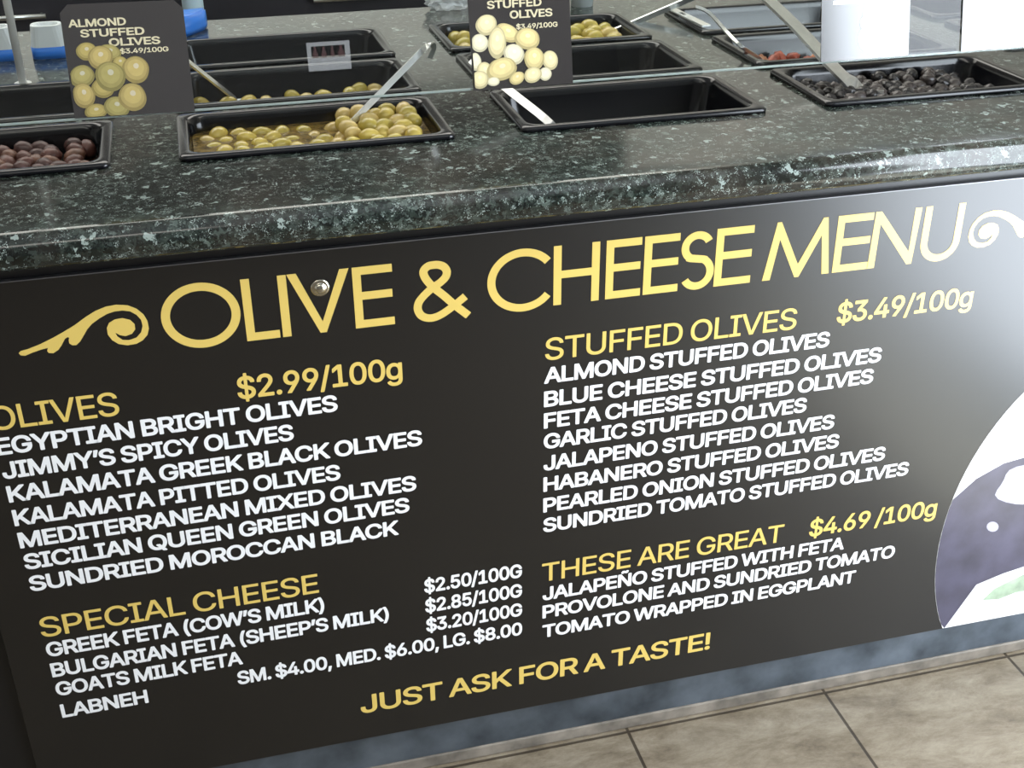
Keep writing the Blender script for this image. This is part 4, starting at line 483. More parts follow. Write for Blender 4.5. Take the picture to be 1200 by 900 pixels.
# granite worktop with a rounded front edge and a cut-out for every pan
bm = BM()
YF = -.030                                          # where the flat top ends and the round nose begins
xs = sorted({X0, X1, *[h[0] for h in holes], *[h[1] for h in holes]})
ys = sorted({YF, YB, *[h[2] for h in holes], *[h[3] for h in holes]})
vt = {}
def gv(x, y, z):
    k = (round(x, 5), round(y, 5), round(z, 5))
    if k not in vt: vt[k] = bm.verts.new(k)
    return vt[k]
for i in range(len(xs)-1):
    for j in range(len(ys)-1):
        cx, cy = (xs[i]+xs[i+1])/2, (ys[j]+ys[j+1])/2
        if any(h[0] < cx < h[1] and h[2] < cy < h[3] for h in holes): continue
        bm.faces.new((gv(xs[i], ys[j], ZT), gv(xs[i+1], ys[j], ZT), gv(xs[i+1], ys[j+1], ZT), gv(xs[i], ys[j+1], ZT)))
        bm.faces.new((gv(xs[i], ys[j+1], ZT-.04), gv(xs[i+1], ys[j+1], ZT-.04), gv(xs[i+1], ys[j], ZT-.04), gv(xs[i], ys[j], ZT-.04)))
for h in holes:
    c = [(h[0], h[2]), (h[1], h[2]), (h[1], h[3]), (h[0], h[3])]
    for (a, b), (c2, d2) in zip(c, c[1:]+c[:1]):
        bm.faces.new((gv(a, b, ZT), gv(c2, d2, ZT), gv(c2, d2, ZT-.04), gv(a, b, ZT-.04)))
prof = [(YF-.020*math.sin(a)*1.0, ZT-.020+.020*math.cos(a)) for a in [k*PI/12 for k in range(13)]]
rows = [[gv(x, y, z) for x in (X0, X1)] for y, z in prof]
for a, b in zip(rows, rows[1:]): bm.faces.new((a[0], b[0], b[1], a[1])).smooth = True
bm.faces.new((gv(X0, YB, ZT), gv(X1, YB, ZT), gv(X1, YB, ZT-.04), gv(X0, YB, ZT-.04)))
bmesh.ops.recalc_face_normals(bm, faces=bm.faces)
ct = obj('granite_worktop', bm, M_GRANITE)
tag(ct, 'long polished dark green granite worktop with rounded front edge', 'worktop')

# ================================================================== menu board
brd = thing('menu_board', 'large black menu board with gold and white lettering on the counter front', 'menu board')
BX0, BX1, BZ0, BZ1 = -.308, 1.46, .0855, .813
bm = BM(); box(bm, BX0, BX1, 0.0, .006, BZ0, BZ1, .0008)
obj('board', bm, M_BOARD, brd)
bm = BM()
for a, b, c, d in ((BX0, BX1, BZ1-.0004, BZ1+.0006),): box(bm, a, b, -.0006, .0065, c, d)
obj('edge_strip', bm, mat('worn_edge_aluminium', (.22, .22, .23), .4, metal=.8), brd)['label'] = 'thin grey edge along the top'
DEP = .0004
# --- title, drawn as even strokes
bm = BM(); zb, zt, W = .7128, .7880, .0096
hz = W/2; st = lambda pts, closed=False, wd=W: ribbon(bm, pts, wd, on_board, 0, DEP, closed)
def arc(cx, cz, rx, rz, a0, a1, n=40): return [(cx+rx*math.cos(math.radians(a0+(a1-a0)*k/n)), cz+rz*math.sin(math.radians(a0+(a1-a0)*k/n))) for k in range(n+1)]
def E_(x0, x1):
    st([(x1, zt-hz), (x0+hz, zt-hz), (x0+hz, zb+hz), (x1, zb+hz)]); st([(x0+W, .7525), (x1-.001, .7525)])
st(arc(-.0255, .7505, .0425-hz, .0392-hz, 0, 354, 60), True)
st([(.0206+hz, zt), (.0206+hz, zb+hz), (.0575, zb+hz)])
st([(.0653, zt), (.0653, zb)])
def poly(pts): slab(bm, pts, on_board, 0, DEP)
poly([(.0707, zt), (.0812, zt), (.1062, .7265), (.1292, zt), (.1397, zt), (.1097, zb), (.1027, zb)])
E_(.1430, .1882)
amp = [(735,530),(600,640),(450,750),(330,808),(230,815),(150,780),(108,700),(122,610),(190,520),(300,420),(400,350),(470,280),(490,210),(460,150),(400,120),(335,115),(250,130),(195,175),(182,230),(220,310),(310,410),(450,520),(600,650),(775,782)]
ap = [ony((480+a/11.25, 300+b/11.25)) for a, b in amp]
st([(p.x, p.y) for p in smooth_path([(p.x, p.z, 0) for p in ap], 5)], wd=.0094)
st(arc(.3405, .7495, .0425-hz, .0397-hz, 37, 323, 50))
for x in (.3778+hz, .4342-hz): st([(x, zt), (x, zb)])
st([(.3778+W, .7515), (.4342-W, .7515)])
E_(.4422, .4862); E_(.4898, .5342)
# S: two bowls in one stroke
sx0, sx1 = .5365, .5798; sc = (sx0+sx1)/2; r1, r2 = .0155, .0180
top = arc(sc-.001, zt-.0005-hz-r1, .0158, r1, 25, 250, 24); bot = arc(sc, zb-.001+hz+r2, .0172, r2, 75, -150, 24)
st([(p.x, p.y) for p in smooth_path([(a, b, 0) for a, b in top[:-1]+bot[1:]], 2)])
E_(.5812, .6292)
poly([(.6455, zb), (.6558, zb), (.6645, .7655), (.6890, zb), (.6945, zb), (.7200, .7655), (.7258, zb), (.7356, zb), (.7262, zt), (.7200, zt), (.6918, .7300), (.6645, zt), (.6590, zt)])
E_(.7400, .7882)
poly([(.7886, zb), (.7982, zb), (.7988, .7715), (.8435, zb), (.8505, zb), (.8540, zt), (.8447, zt), (.8440, .7300), (.7985, zt), (.7905, zt)])
U0, U1 = .8595, .9152
st([(U0+hz, zt)] + arc((U0+U1)/2, zb+.0275-.001, (U1-U0)/2-hz, .0275-hz, 180, 360, 24) + [(U1-hz, zt)])
obj('title_lettering', bm, M_GOLD, brd)['label'] = 'large gold title OLIVE & CHEESE MENU'
# --- scroll ornaments
orn = [(80,492),(95,475),(150,460),(250,420),(350,370),(430,325),(520,270),(600,210),(680,160),(760,128),(840,113),(930,118),(1000,145),(1055,190),(1085,240),(1097,300),(1085,350),(1050,390),(1000,418),(930,430),(860,420),(810,390),(775,345),(768,295),(785,255),(830,228),(890,218),(950,232),(985,265),(990,305),(965,340),(915,358),(870,350),(835,332),(850,362),(890,388),(940,390),(1000,370),(1035,330),(1048,280),(1035,230),(1000,192),(950,165),(890,158),(830,165),(770,185),(710,220),(655,260),(615,305),(590,350),(560,400),(530,428),(500,430),(475,415),(470,390),(475,372),(462,366),(440,380),(415,430),(390,465),(350,492),(315,490),(302,475),(308,450),(250,465),(180,490),(130,512),(95,508)]
op = [ony((10+a/6.667, 340+b/6.667)) for a, b in orn]; op = [(p.x, p.z) for p in op]
bm = BM(); slab(bm, op, on_board, 0, DEP); obj('scroll_ornament', bm, M_GOLD, brd)['label'] = 'gold scroll left of the title'
bm = BM(); slab(bm, [(.9266-(u+.0819), v-.001) for u, v in op], on_board, 0, DEP); obj('scroll_ornament', bm, M_GOLD, brd)['label'] = 'gold scroll right of the title'
# --- menu lines: text, x start, x end, baseline, cap height
K = 1.27
def ub(zn): return 1.331 - zn*K
LX, RX = -.2640, .3672
ex = lambda p: ony(p).x
HC, LC = .0298, .0222
def line(name, s, u0, u1, zn, cap, material, bold, **kw):
    lettering(name, s, u0, u1, ub(zn), cap, on_board, material, brd, bold, label=('gold' if material is M_GOLD else 'white')+' line reading '+s, **kw)
H, N, P = 'menu_heading', 'menu_item', 'price'
line(H, 'OLIVES', LX, ex((141.3, 487.3)), .5440, HC, M_GOLD, False)
for s, p, zn in (("EGYPTIAN BRIGHT OLIVES", (396.1, 480.7), .5690), ("JIMMY’S SPICY OLIVES", (344.7, 514.8), .5937), ("KALAMATA GREEK BLACK OLIVES", (494.8, 519.3), .6186),
                 ("KALAMATA PITTED OLIVES", (399.3, 560.7), .6442), ("MEDITERRANEAN MIXED OLIVES", (488.1, 573.2), .6690), ("SICILIAN QUEEN GREEN OLIVES", (480.1, 600), .6932), ("SUNDRIED MOROCCAN BLACK", (467.3, 626), .7184)):
    line(N, s, LX, ex(p), zn, LC, M_WHITE, True)
line(P, '$2.99/100g', .0026, .1935, .5438, .0292, M_GOLD, G_MED)
line(H, 'SPECIAL CHEESE', LX, ex((374, 694.3)), .7735, HC, M_GOLD, False)
for s, p, zn in (("GREEK FETA (COW’S MILK)", (380.7, 717), .7980), ("BULGARIAN FETA (SHEEP’S MILK)", (456, 726), .8236), ("GOATS MILK FETA", (285, 778.3), .8478), ("LABNEH", (174.7, 823.5), .8763)):
    line(N, s, LX+.001, ex(p), zn, LC, M_WHITE, True)
for s, zn in (('$2.50/100G', .7965), ('$2.85/100G', .8222), ('$3.20/100G', .8477)):
    line(P, s, .2064, .3385, zn, LC, M_WHITE, True)
line(P, 'SM. $4.00, MED. $6.00, LG. $8.00', ex((279.3, 802.7)), .3385, .8738, LC, M_WHITE, True)
line('slogan', 'JUST ASK FOR A TASTE!', ex((423.3, 836.7)), ex((831.5, 760)), .9436, .0315, M_GOLD, G_MED)
line(H, 'STUFFED OLIVES', RX+.001, ex((932.3, 385.6)), .5438, HC, M_GOLD, False)
line(P, '$3.49/100g', .7554, .9508, .5438, .0292, M_GOLD, G_MED)
for s, p, zn in (("ALMOND STUFFED OLIVES", (971, 406), .5690), ("BLUE CHEESE STUFFED OLIVES", (1031.4, 425), .5950), ("FETA CHEESE STUFFED OLIVES", (1022, 449.8), .6193), ("GARLIC STUFFED OLIVES", (943.9, 484.8), .6430),
                 ("JALAPENO STUFFED OLIVES", (976.3, 503.8), .6685), ("HABANERO STUFFED OLIVES", (981.8, 525.6), .6937), ("PEARLED ONION STUFFED OLIVES", (1035.8, 540.2), .7190), ("SUNDRIED TOMATO STUFFED OLIVES", (1062.9, 558.6), .7438)):
    line(N, s, RX, ex(p), zn, LC, M_WHITE, True)
line(H, 'THESE ARE GREAT', RX-.001, ex((917, 634)), .8072, HC, M_GOLD, False)
line(P, '$4.69 /100g', .7569, .9575, .8072, .0292, M_GOLD, G_MED)
for s, p, zn in (("JALAPEÑO STUFFED WITH FETA", (988, 645), .8325), ("PROVOLONE AND SUNDRIED TOMATO", (1047.3, 652.6), .8567), ("TOMATO WRAPPED IN EGGPLANT", (1001, 683), .8834)):
    line(N, s, RX, ex(p), zn, LC, M_WHITE, True)
# --- printed bowl of olives at the right end
ell = [(1.243-.27*math.cos(t), .25+.33*math.sin(t)) for t in [k*2*PI/96 for k in range(96)]]
plate = [(u, v) for u, v in ell if v >= BZ0+.001 and u <= BX1]
def cut(pts): return [(min(u, BX1-.001), max(v, BZ0+.001)) for u, v in pts]
pic = thing('x', None, None); bpy.data.objects.remove(pic)
bm = BM(); slab(bm, cut(ell), on_board, 0, .0003, 0)
wpx = lambda *ps: [(ony(p).x, ony(p).z) for p in ps]
edge = [(u, v) for u, v in ell]
dark = [e for e in [(1.243-.2695*math.cos(t), .25+.3295*math.sin(t)) for t in [math.radians(x) for x in range(14, -33, -3)]]]
dk = dark + wpx((1144, 685), (1175, 672), (1205, 662)) + [(1.30, .165), (1.38, .22), (1.40, .30), (1.36, .38), (1.25, .405)] + wpx((1200, 536), (1176, 543), (1144, 561))
slab(bm, cut(dk), on_board, .0003, .0005, 1)
slab(bm, wpx((1151, 703), (1165, 690), (1185, 680), (1210, 668), (1230, 672), (1215, 690), (1190, 694), (1170, 702)), on_board, .0005, .0006, 2)
slab(bm, wpx(*[(1204+36*math.cos(2*PI*k/24)+4*math.sin(4*PI*k/12), 567+23*math.sin(2*PI*k/24)-.2*36*math.cos(2*PI*k/24)) for k in range(24)]), on_board, .0005, .0006, 3)
slab(bm, wpx(*[(1163+7*math.cos(2*PI*k/16), 617+6*math.sin(2*PI*k/16)) for k in range(16)]), on_board, .0005, .0006, 3)
obj('bowl_picture', bm, [M_WHITE, mat('printed_black_olive', (.055, .05, .085), .31, ior=1.68, noise=.4, nscale=18), mat('printed_leaf', (.33, .42, .30), .31, ior=1.68, noise=.3, nscale=40), mat('printed_pale_gleam', (.40, .38, .47), .31, ior=1.68)], brd)['label'] = 'printed picture of dark olives in a white bowl'
# --- screw
sp = ony((375, 337)); bm = BM()
loft(bm, [[(sp.x+r*math.cos(2*PI*k/20), -d, sp.z+r*math.sin(2*PI*k/20)) for k in range(20)] for r, d in ((.0105, 0), (.0105, .001), (.0075, .0016), (.0072, .0014), (.006, .004), (.003, .0056), (.0005, .006))], cap1=True)
obj('screw', bm, mat('screw_metal', (.62, .58, .48), .18, metal=1.0), brd, True)['label'] = 'shiny round screw head in the title'

# ================================================================== food pans
def pan_mesh():
    bm = BM(); zs = lambda x0, x1, y0, y1, r, z: [(a, b, z) for a, b in rrect(x0, x1, y0, y1, r)]
    o, w_ = 0.0, PW
    L = [zs(.0, PW, .0, PD, .010, .0005), zs(-.0005, PW+.0005, -.0005, PD+.0005, .0105, .004), zs(.002, PW-.002, .002, PD-.002, .010, .0065),
         zs(.0105, PW-.0105, .0105, PD-.0105, .020, .0065), zs(.013, PW-.013, .013, PD-.013, .022, .0045), zs(.0145, PW-.0145, .0145, PD-.0145, .023, -.004),
         zs(.020, PW-.020, .020, PD-.020, .024, -.048), zs(.024, PW-.024, .024, PD-.024, .024, -.054), zs(.032, PW-.032, .032, PD-.032, .022, -.056)]
    loft(bm, L, cap1=True)
    O = [zs(.0, PW, .0, PD, .010, .0005), zs(.0115, PW-.0115, .0115, PD-.0115, .023, .0005), zs(.0115, PW-.0115, .0115, PD-.0115, .023, -.004), zs(.017, PW-.017, .017, PD-.017, .024, -.050), zs(.029, PW-.029, .029, PD-.029, .022, -.0585)]
    loft(bm, [list(reversed(l)) for l in O], cap1=True)
    bmesh.ops.remove_doubles(bm, verts=bm.verts, dist=.00005)
    bmesh.ops.recalc_face_normals(bm, faces=bm.faces)
    me = bpy.data.meshes.new('food_pan'); bm.to_mesh(me); bm.free(); me.materials.append(M_PAN)
    for p in me.polygons: p.use_smooth = True
    return me
PAN = pan_mesh()
PLAB = {(0,0): 'black pan of reddish brown olives at the left edge of the front row',
        (0,1): 'black front-row pan of green olives in brine, below the almond card',
        (0,2): 'empty black front-row pan between the green and the black olives',
        (0,3): 'black front-row pan full of wrinkled black olives, at the right',
        (1,0): 'black second-row pan at the far left behind the glass',
        (1,1): 'black second-row pan of green olives directly behind the brined olives',
        (1,2): 'empty black second-row pan right of the pale olives card',
        (1,3): 'black second-row pan of red and orange pieces behind the black olives',
        (1,4): 'second-row pan partly seen between the two white-glaring cards',
        (2,1): 'empty black back-row pan under the faint painted bottle reflection',
        (2,2): 'black back-row pan of green olives behind the pale olives card',
        (2,3): 'empty black back-row pan with a flat steel handle lying in it',
        (2,4): 'back-row pan partly seen at the upper right between cards',
        (0,4): 'black front-row pan beyond the right edge of the picture'}
pans = {}
for (r, c), lab in PLAB.items():
    if (r, c) == (0, 4): continue
    o = bpy.data.objects.new('food_pan', PAN); link(o); o.location = (COLX[c], ROWY[r], ZT)
    tag(o, lab, 'pan', 'black food pans set into the worktop'); pans[r, c] = o

# ================================================================== food
def olive_mesh(name, a, b, material, wrinkle=0.0, seed=0, dimple=True):
    rnd = random.Random(seed); bm = BM(); bmesh.ops.create_uvsphere(bm, u_segments=16, v_segments=10, radius=1)
    for v in bm.verts:
        x, y, z = v.co; r = 1+wrinkle*(math.sin(5*x+3*y+seed)*math.cos(6*z-2*x)+.5*math.sin(11*y+7*z))
        e = abs(z)**6
        v.co = (x*b*r, y*b*r, (z*a*r*(1-(.10 if dimple and z > 0 else 0)*e)))
    me = bpy.data.meshes.new(name); bm.to_mesh(me); bm.free(); me.materials.append(material)
    for p in me.polygons: p.use_smooth = True
    return me
M_OL = [mat('green_olive_a', (.52, .40, .085), .25, noise=.12, nscale=60), mat('green_olive_b', (.45, .36, .07), .25, noise=.15, nscale=60), mat('green_olive_c', (.58, .44, .15), .25, noise=.12, nscale=60)]
M_BL = [mat('black_olive_a', (.022, .020, .020), .22, bump=.6, bscale=260), mat('black_olive_b', (.055, .045, .042), .26, bump=.6, bscale=260)]
M_RD = [mat('brown_olive_a', (.10, .036, .026), .45, noise=.3, nscale=80), mat('brown_olive_b', (.06, .024, .02), .45, noise=.3, nscale=80), mat('brown_olive_c', (.14, .062, .036), .45, noise=.3, nscale=80)]
M_TM = [mat('dried_tomato_a', (.36, .07, .035), .35, noise=.3, nscale=80), mat('dried_tomato_b', (.42, .17, .08), .35, noise=.3, nscale=80)]
GREEN = [olive_mesh('green_olive', .0145, .0112, M_OL[k % 3], .02, k) for k in range(6)]
BLACK = [olive_mesh('black_olive', .0120, .0095, M_BL[k % 2], .09, k) for k in range(6)]
BROWN = [olive_mesh('brown_olive', .0130, .0098, M_RD[k % 3], .05, k) for k in range(6)]
TOMATO = [olive_mesh('dried_tomato', .016, .009, M_TM[k % 2], .14, k, False) for k in range(4)]
def fill(pan, meshes, name, label, cat, group, n, zlev, mind, xr=(0, 1), yr=(0, 1), heap=None, seed=1, big=1.0):
    """scatter single pieces over the pan, none closer than mind"""
    r, c = pan; rnd = random.Random(seed); px = []
    x0, x1 = COLX[c]+.033, COLX[c]+PW-.033; y0, y1 = ROWY[r]+.033, ROWY[r]+PD-.033
    ax, bx = x0+(x1-x0)*xr[0], x0+(x1-x0)*xr[1]; ay, by = y0+(y1-y0)*yr[0], y0+(y1-y0)*yr[1]
    tries = 0
    while len(px) < n and tries < 20000:
        tries += 1
        x, y = rnd.uniform(ax, bx), rnd.uniform(ay, by)
        z = ZT+zlev+(heap(((x-x0)/(x1-x0)), (y-y0)/(y1-y0)) if heap else 0)+rnd.uniform(-.0025, .0025)
        if any((x-q[0])**2+(y-q[1])**2+(1.3*(z-q[2]))**2 < mind*mind for q in px): continue
        px.append((x, y, z))
    for i, p in enumerate(px):
        o = bpy.data.objects.new(name, meshes[i % len(meshes)]); link(o); o.location = p
        s = big*rnd.uniform(.92, 1.1); o.scale = (s, s, s)
        o.rotation_euler = (PI/2+rnd.uniform(-.5, .5), rnd.uniform(-.4, .4), rnd.uniform(0, 6.28))
        tag(o, label, cat, group)
def liquid(pan, zlev, material, name, label, cat):
    r, c = pan; bm = BM(); k = .0147+(-.004-zlev)*.0125*10*1.0/10 if False else .0149+max(0, (-.004-zlev))*.125
    L = [[(a, b, z) for a, b in rrect(COLX[c]+i, COLX[c]+PW-i, ROWY[r]+i, ROWY[r]+PD-i, .022)] for i, z in ((.0225, ZT-.047), (k, ZT+zlev-.0005), (k+.0006, ZT+zlev))]
    loft(bm, L, True, True); o = obj(name, bm, material); tag(o, label, cat, kind='stuff'); return o
M_BRINE = mat('cloudy_yellow_brine', (.17, .115, .030), .10, noise=.5, nscale=90, bump=.25, bscale=260)
M_SPICE = mat('spiced_oil', (.24, .17, .06), .3, noise=.5, nscale=260, bump=.5, bscale=300)
M_DKB = mat('dark_brown_brine', (.03, .016, .010), .1)
liquid((0, 1), -.0135, M_BRINE, 'olive_brine', 'yellow brown brine around the green olives of the front-row pan', 'brine')
heap = lambda u, v: .016*max(0, min(1, (u-.62)/.25))
fill((0, 1), GREEN, 'green_olive', 'green olive in brine in the front-row pan below the almond card', 'olive', 'green olives in the front-row brine pan', 48, -.0190, .0232, (0, .66), seed=3)
fill((0, 1), GREEN, 'green_olive', 'green olive heaped at the right end of the front-row brine pan', 'olive', 'green olives heaped right of the steel spoon', 24, -.010, .0190, (.66, 1), heap=lambda u, v: .007*v+.004*u, seed=5)
liquid((0, 0), -.028, M_DKB, 'dark_brine', 'dark brine under the reddish brown olives', 'brine')
fill((0, 0), BROWN, 'brown_olive', 'reddish brown olive in the front-row pan at the left edge', 'olive', 'reddish brown olives', 105, -.016, .0172, (0, 1), seed=8)
fill((0, 3), BLACK, 'black_olive', 'wrinkled black olive in the front-row pan at the right', 'olive', 'wrinkled black olives', 105, -.012, .0165, (0, .95), heap=lambda u, v: .006*math.sin(7*u)*math.sin(5*v)-.008*max(0, (u-.7)/.3), seed=11)
liquid((1, 1), -.034, M_BRINE, 'olive_brine', 'yellow brine in the second-row pan behind the guard glass', 'brine')
fill((1, 1), GREEN, 'green_olive', 'green olive in the second-row pan behind the brine pan', 'olive', 'green olives in the second row', 36, -.032, .0225, seed=13)
liquid((2, 2), -.030, M_BRINE, 'olive_brine', 'brine under the back-row olives behind the pale olives card', 'brine')
fill((2, 2), GREEN, 'green_olive', 'green olive in the back-row pan behind the pale olives card', 'olive', 'green olives in the back row', 44, -.016, .0215, heap=lambda u, v: .008*math.sin(9*u), seed=17, big=1.15)
liquid((1, 3), -.034, mat('red_oil', (.14, .04, .02), .1), 'red_oil', 'red oil under the dried tomato pieces', 'oil')
fill((1, 3), TOMATO, 'dried_tomato', 'red orange dried tomato piece in the second-row pan', 'dried tomato', 'dried tomato pieces', 38, -.026, .021, seed=19)
fill((1, 4), TOMATO, 'dried_tomato', 'dried tomato piece in the pan partly seen between the cards', 'dried tomato', 'dried tomato pieces at the far right', 20, -.024, .026, (0, .5), seed=23)

# ================================================================== spoons and ladles standing in the pans
def spoon(label, path, side, wd, th, bowl, flat=True, widths=None, hook=None):
    t = thing('serving_spoon', label, 'spoon', group='steel serving spoons'); bm = BM()
    pts = smooth_path(path, 5)
    if flat: flatbar(bm, pts, side, wd, th, widths)
    else: tube(bm, pts, wd/2, 10)
    obj('handle', bm, M_STEEL, t)
    if bowl:
        c, r = Vector(bowl[0]), bowl[1]; bm = BM(); loops = []
        for rr in (r, r-.0012):
            lp = [[(c.x+rr*math.cos(a)*math.cos(2*PI*k/20), c.y+rr*math.cos(a)*math.sin(2*PI*k/20), c.z-rr*math.sin(a)*.55) for k in range(20)] for a in [i*PI/2/6*.97 for i in range(7)]]
            loops.append(lp)
        loft(bm, loops[0][::-1]+loops[1], True, True)
        bmesh.ops.recalc_face_normals(bm, faces=bm.faces)
        obj('spoon_bowl', bm, M_STEEL, t, True)
    return t
def at(px, y): return ony(px, y)
b0 = onz((391, 165), ZT-.022)
top = at((498, 56), .285)
mid = b0.lerp(top, .5)
spoon('steel spoon leaning right out of the brined green olives', [b0, b0.lerp(top, .33), mid, b0.lerp(top, .8), top, at((505, 51), .292), at((508, 56), .300), at((503, 68), .303)], (1, .2, .3), .0075, .0025, ((b0.x-.006, b0.y, ZT-.0225), .016))
b0 = onz((645, 145), ZT-.004)
top = at((552, 70), .275)
spoon('steel spoon leaning left in the empty front-row pan', [b0+Vector((.02, 0.0, -.030)), b0, b0.lerp(top, .5), top], (.75, .1, .6), .0100, .0025, ((b0.x+.034, b0.y+.004, ZT-.036), .018))
b0 = onz((1010, 105), ZT-.004); p0 = onz((985, 88), ZT+.012)
top = at((892, -8), .40)
spoon('wide flat steel spoon leaning left out of the black olives', [onz((1036, 107), ZT-.004), b0, at((984, 86), b0.y+.012), b0.lerp(top, .62), top], (.9, .35, -.1), .026, .004, None, widths=None)
b0 = onz((277, 117), ZT-.030); top = at((205, 60), .44)
spoon('steel spoon in the second-row olives beside the almond card', [b0, b0.lerp(top, .5), top], (0, 1, .2), .013, .0025, ((b0.x+.006, b0.y, ZT-.032), .014))
b0 = onz((712, 40), ZT-.014); top = at((815, -4), .70)
spoon('steel spoon leaning right out of the back-row olives', [b0, b0.lerp(top, .5), top], (.3, -.2, 1), .010, .003, None)
b0 = onz((888, 67), ZT-.012)
spoon('thin bent steel spoon in the pan of red pieces', [b0+Vector((.012, 0, -.012)), b0, at((868, 54), .42), at((851, 37), .46), at((836, 20), .49), at((826, 12), .50), at((815, 8), .505)], (1, .2, .2), .0055, .0025, ((b0.x+.022, b0.y, ZT-.028), .014))
# flat perforated handle lying inside the back-row pan
a, b = onz((787, 11), ZT+.009), onz((828, 31), ZT+.009); dv = (b-a).normalized(); sv = Vector((-dv.y, dv.x, 0))
t = thing('serving_spoon', 'flat steel handle with a hole lying along the left rim of a back-row pan', 'spoon', group='steel serving spoons')
bm = BM(); hw = .0075
for u0, u1, s0, s1 in ((0, .25, -1, 1), (.25, .40, -1, -.4), (.25, .40, .4, 1), (.40, 1, -1, 1)):
    q = [a.lerp(b, u)+sv*hw*s for u, s in ((u0, s0), (u1, s0), (u1, s1), (u0, s1))]
    lo = [bm.verts.new(v) for v in q]; hi = [bm.verts.new(v+Vector((0, 0, .002))) for v in q]
    bm.faces.new(lo[::-1]); bm.faces.new(hi)
    for i in range(4): bm.faces.new((lo[i], lo[(i+1) % 4], hi[(i+1) % 4], hi[i]))
bmesh.ops.recalc_face_normals(bm, faces=bm.faces)
obj('handle', bm, M_STEEL, t)

# ================================================================== guard glass
GX0, GX1, GH, GT = -1.05, 1.59, .42, .006
sg = thing('sneeze_guard', 'clear tilted glass guard standing over the olive pans', 'glass guard')
def on_glass(u, v, d): return Vector((u, 0, 0)) + Vector((0, G0.y, G0.z)) + GV*v + GN*d
bm = BM()
q = [[on_glass(u, v, d) for u, v in ((GX0, .0), (GX1, .0), (GX1, GH), (GX0, GH))] for d in (-GT, 0)]
bm.faces.new([bm.verts.new(v) for v in q[1]])
obj('pane', bm, M_GLASS, sg)
bm = BM()
lo = [bm.verts.new(on_glass(u, v, d)) for u, v, d in ((GX0, 0, -GT), (GX1, 0, -GT), (GX1, 0, 0), (GX0, 0, 0))]
hi = [bm.verts.new(on_glass(u, v, d)) for u, v, d in ((GX0, .0026, -GT), (GX1, .0026, -GT), (GX1, .0026, 0), (GX0, .0026, 0))]
bm.faces.new(lo[::-1]); bm.faces.new(hi)
for i in range(4): bm.faces.new((lo[i], lo[(i+1) % 4], hi[(i+1) % 4], hi[i]))
bmesh.ops.recalc_face_normals(bm, faces=bm.faces)
obj('polished_edge', bm, M_GLASSEDGE, sg)['label'] = 'bright ground lower edge of the glass'
for x in (-.231, 1.55):
    pz = onz((28, 98), ZT); py = .550
    bm = BM(); tube(bm, [(x, py, ZT), (x, py, ZT+.30)], .0055, 14); tube(bm, [(x, py, ZT), (x, py, ZT+.004)], .0115, 20)
    g = on_glass(x, .27, -GT); tube(bm, [(x, py, ZT+.30), (x, py-.02, ZT+.325), tuple(g)], .0055, 10)
    obj('support_post', bm, M_CHROME, sg, True)['label'] = 'slim shiny metal post'
# faint reflection of four bottles, put in as translucent film on the glass
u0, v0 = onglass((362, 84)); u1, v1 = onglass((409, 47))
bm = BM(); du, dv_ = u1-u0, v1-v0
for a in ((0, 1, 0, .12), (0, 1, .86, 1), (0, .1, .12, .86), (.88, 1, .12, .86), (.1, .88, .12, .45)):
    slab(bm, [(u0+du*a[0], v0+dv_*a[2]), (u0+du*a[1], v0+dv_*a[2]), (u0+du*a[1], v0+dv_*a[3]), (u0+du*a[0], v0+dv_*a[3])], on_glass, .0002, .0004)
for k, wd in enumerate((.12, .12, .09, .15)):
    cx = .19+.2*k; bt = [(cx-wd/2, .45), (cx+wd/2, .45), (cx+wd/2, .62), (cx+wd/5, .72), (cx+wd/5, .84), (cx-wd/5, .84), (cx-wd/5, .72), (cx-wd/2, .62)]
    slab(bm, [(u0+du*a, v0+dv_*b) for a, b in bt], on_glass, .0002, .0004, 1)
obj('bottle_reflection', bm, [film_mat('pale_film', (.62, .62, .62), .30), film_mat('brown_film', (.10, .05, .05), .5)], sg)['label'] = 'faint translucent film painted as a reflection of four bottle shapes'

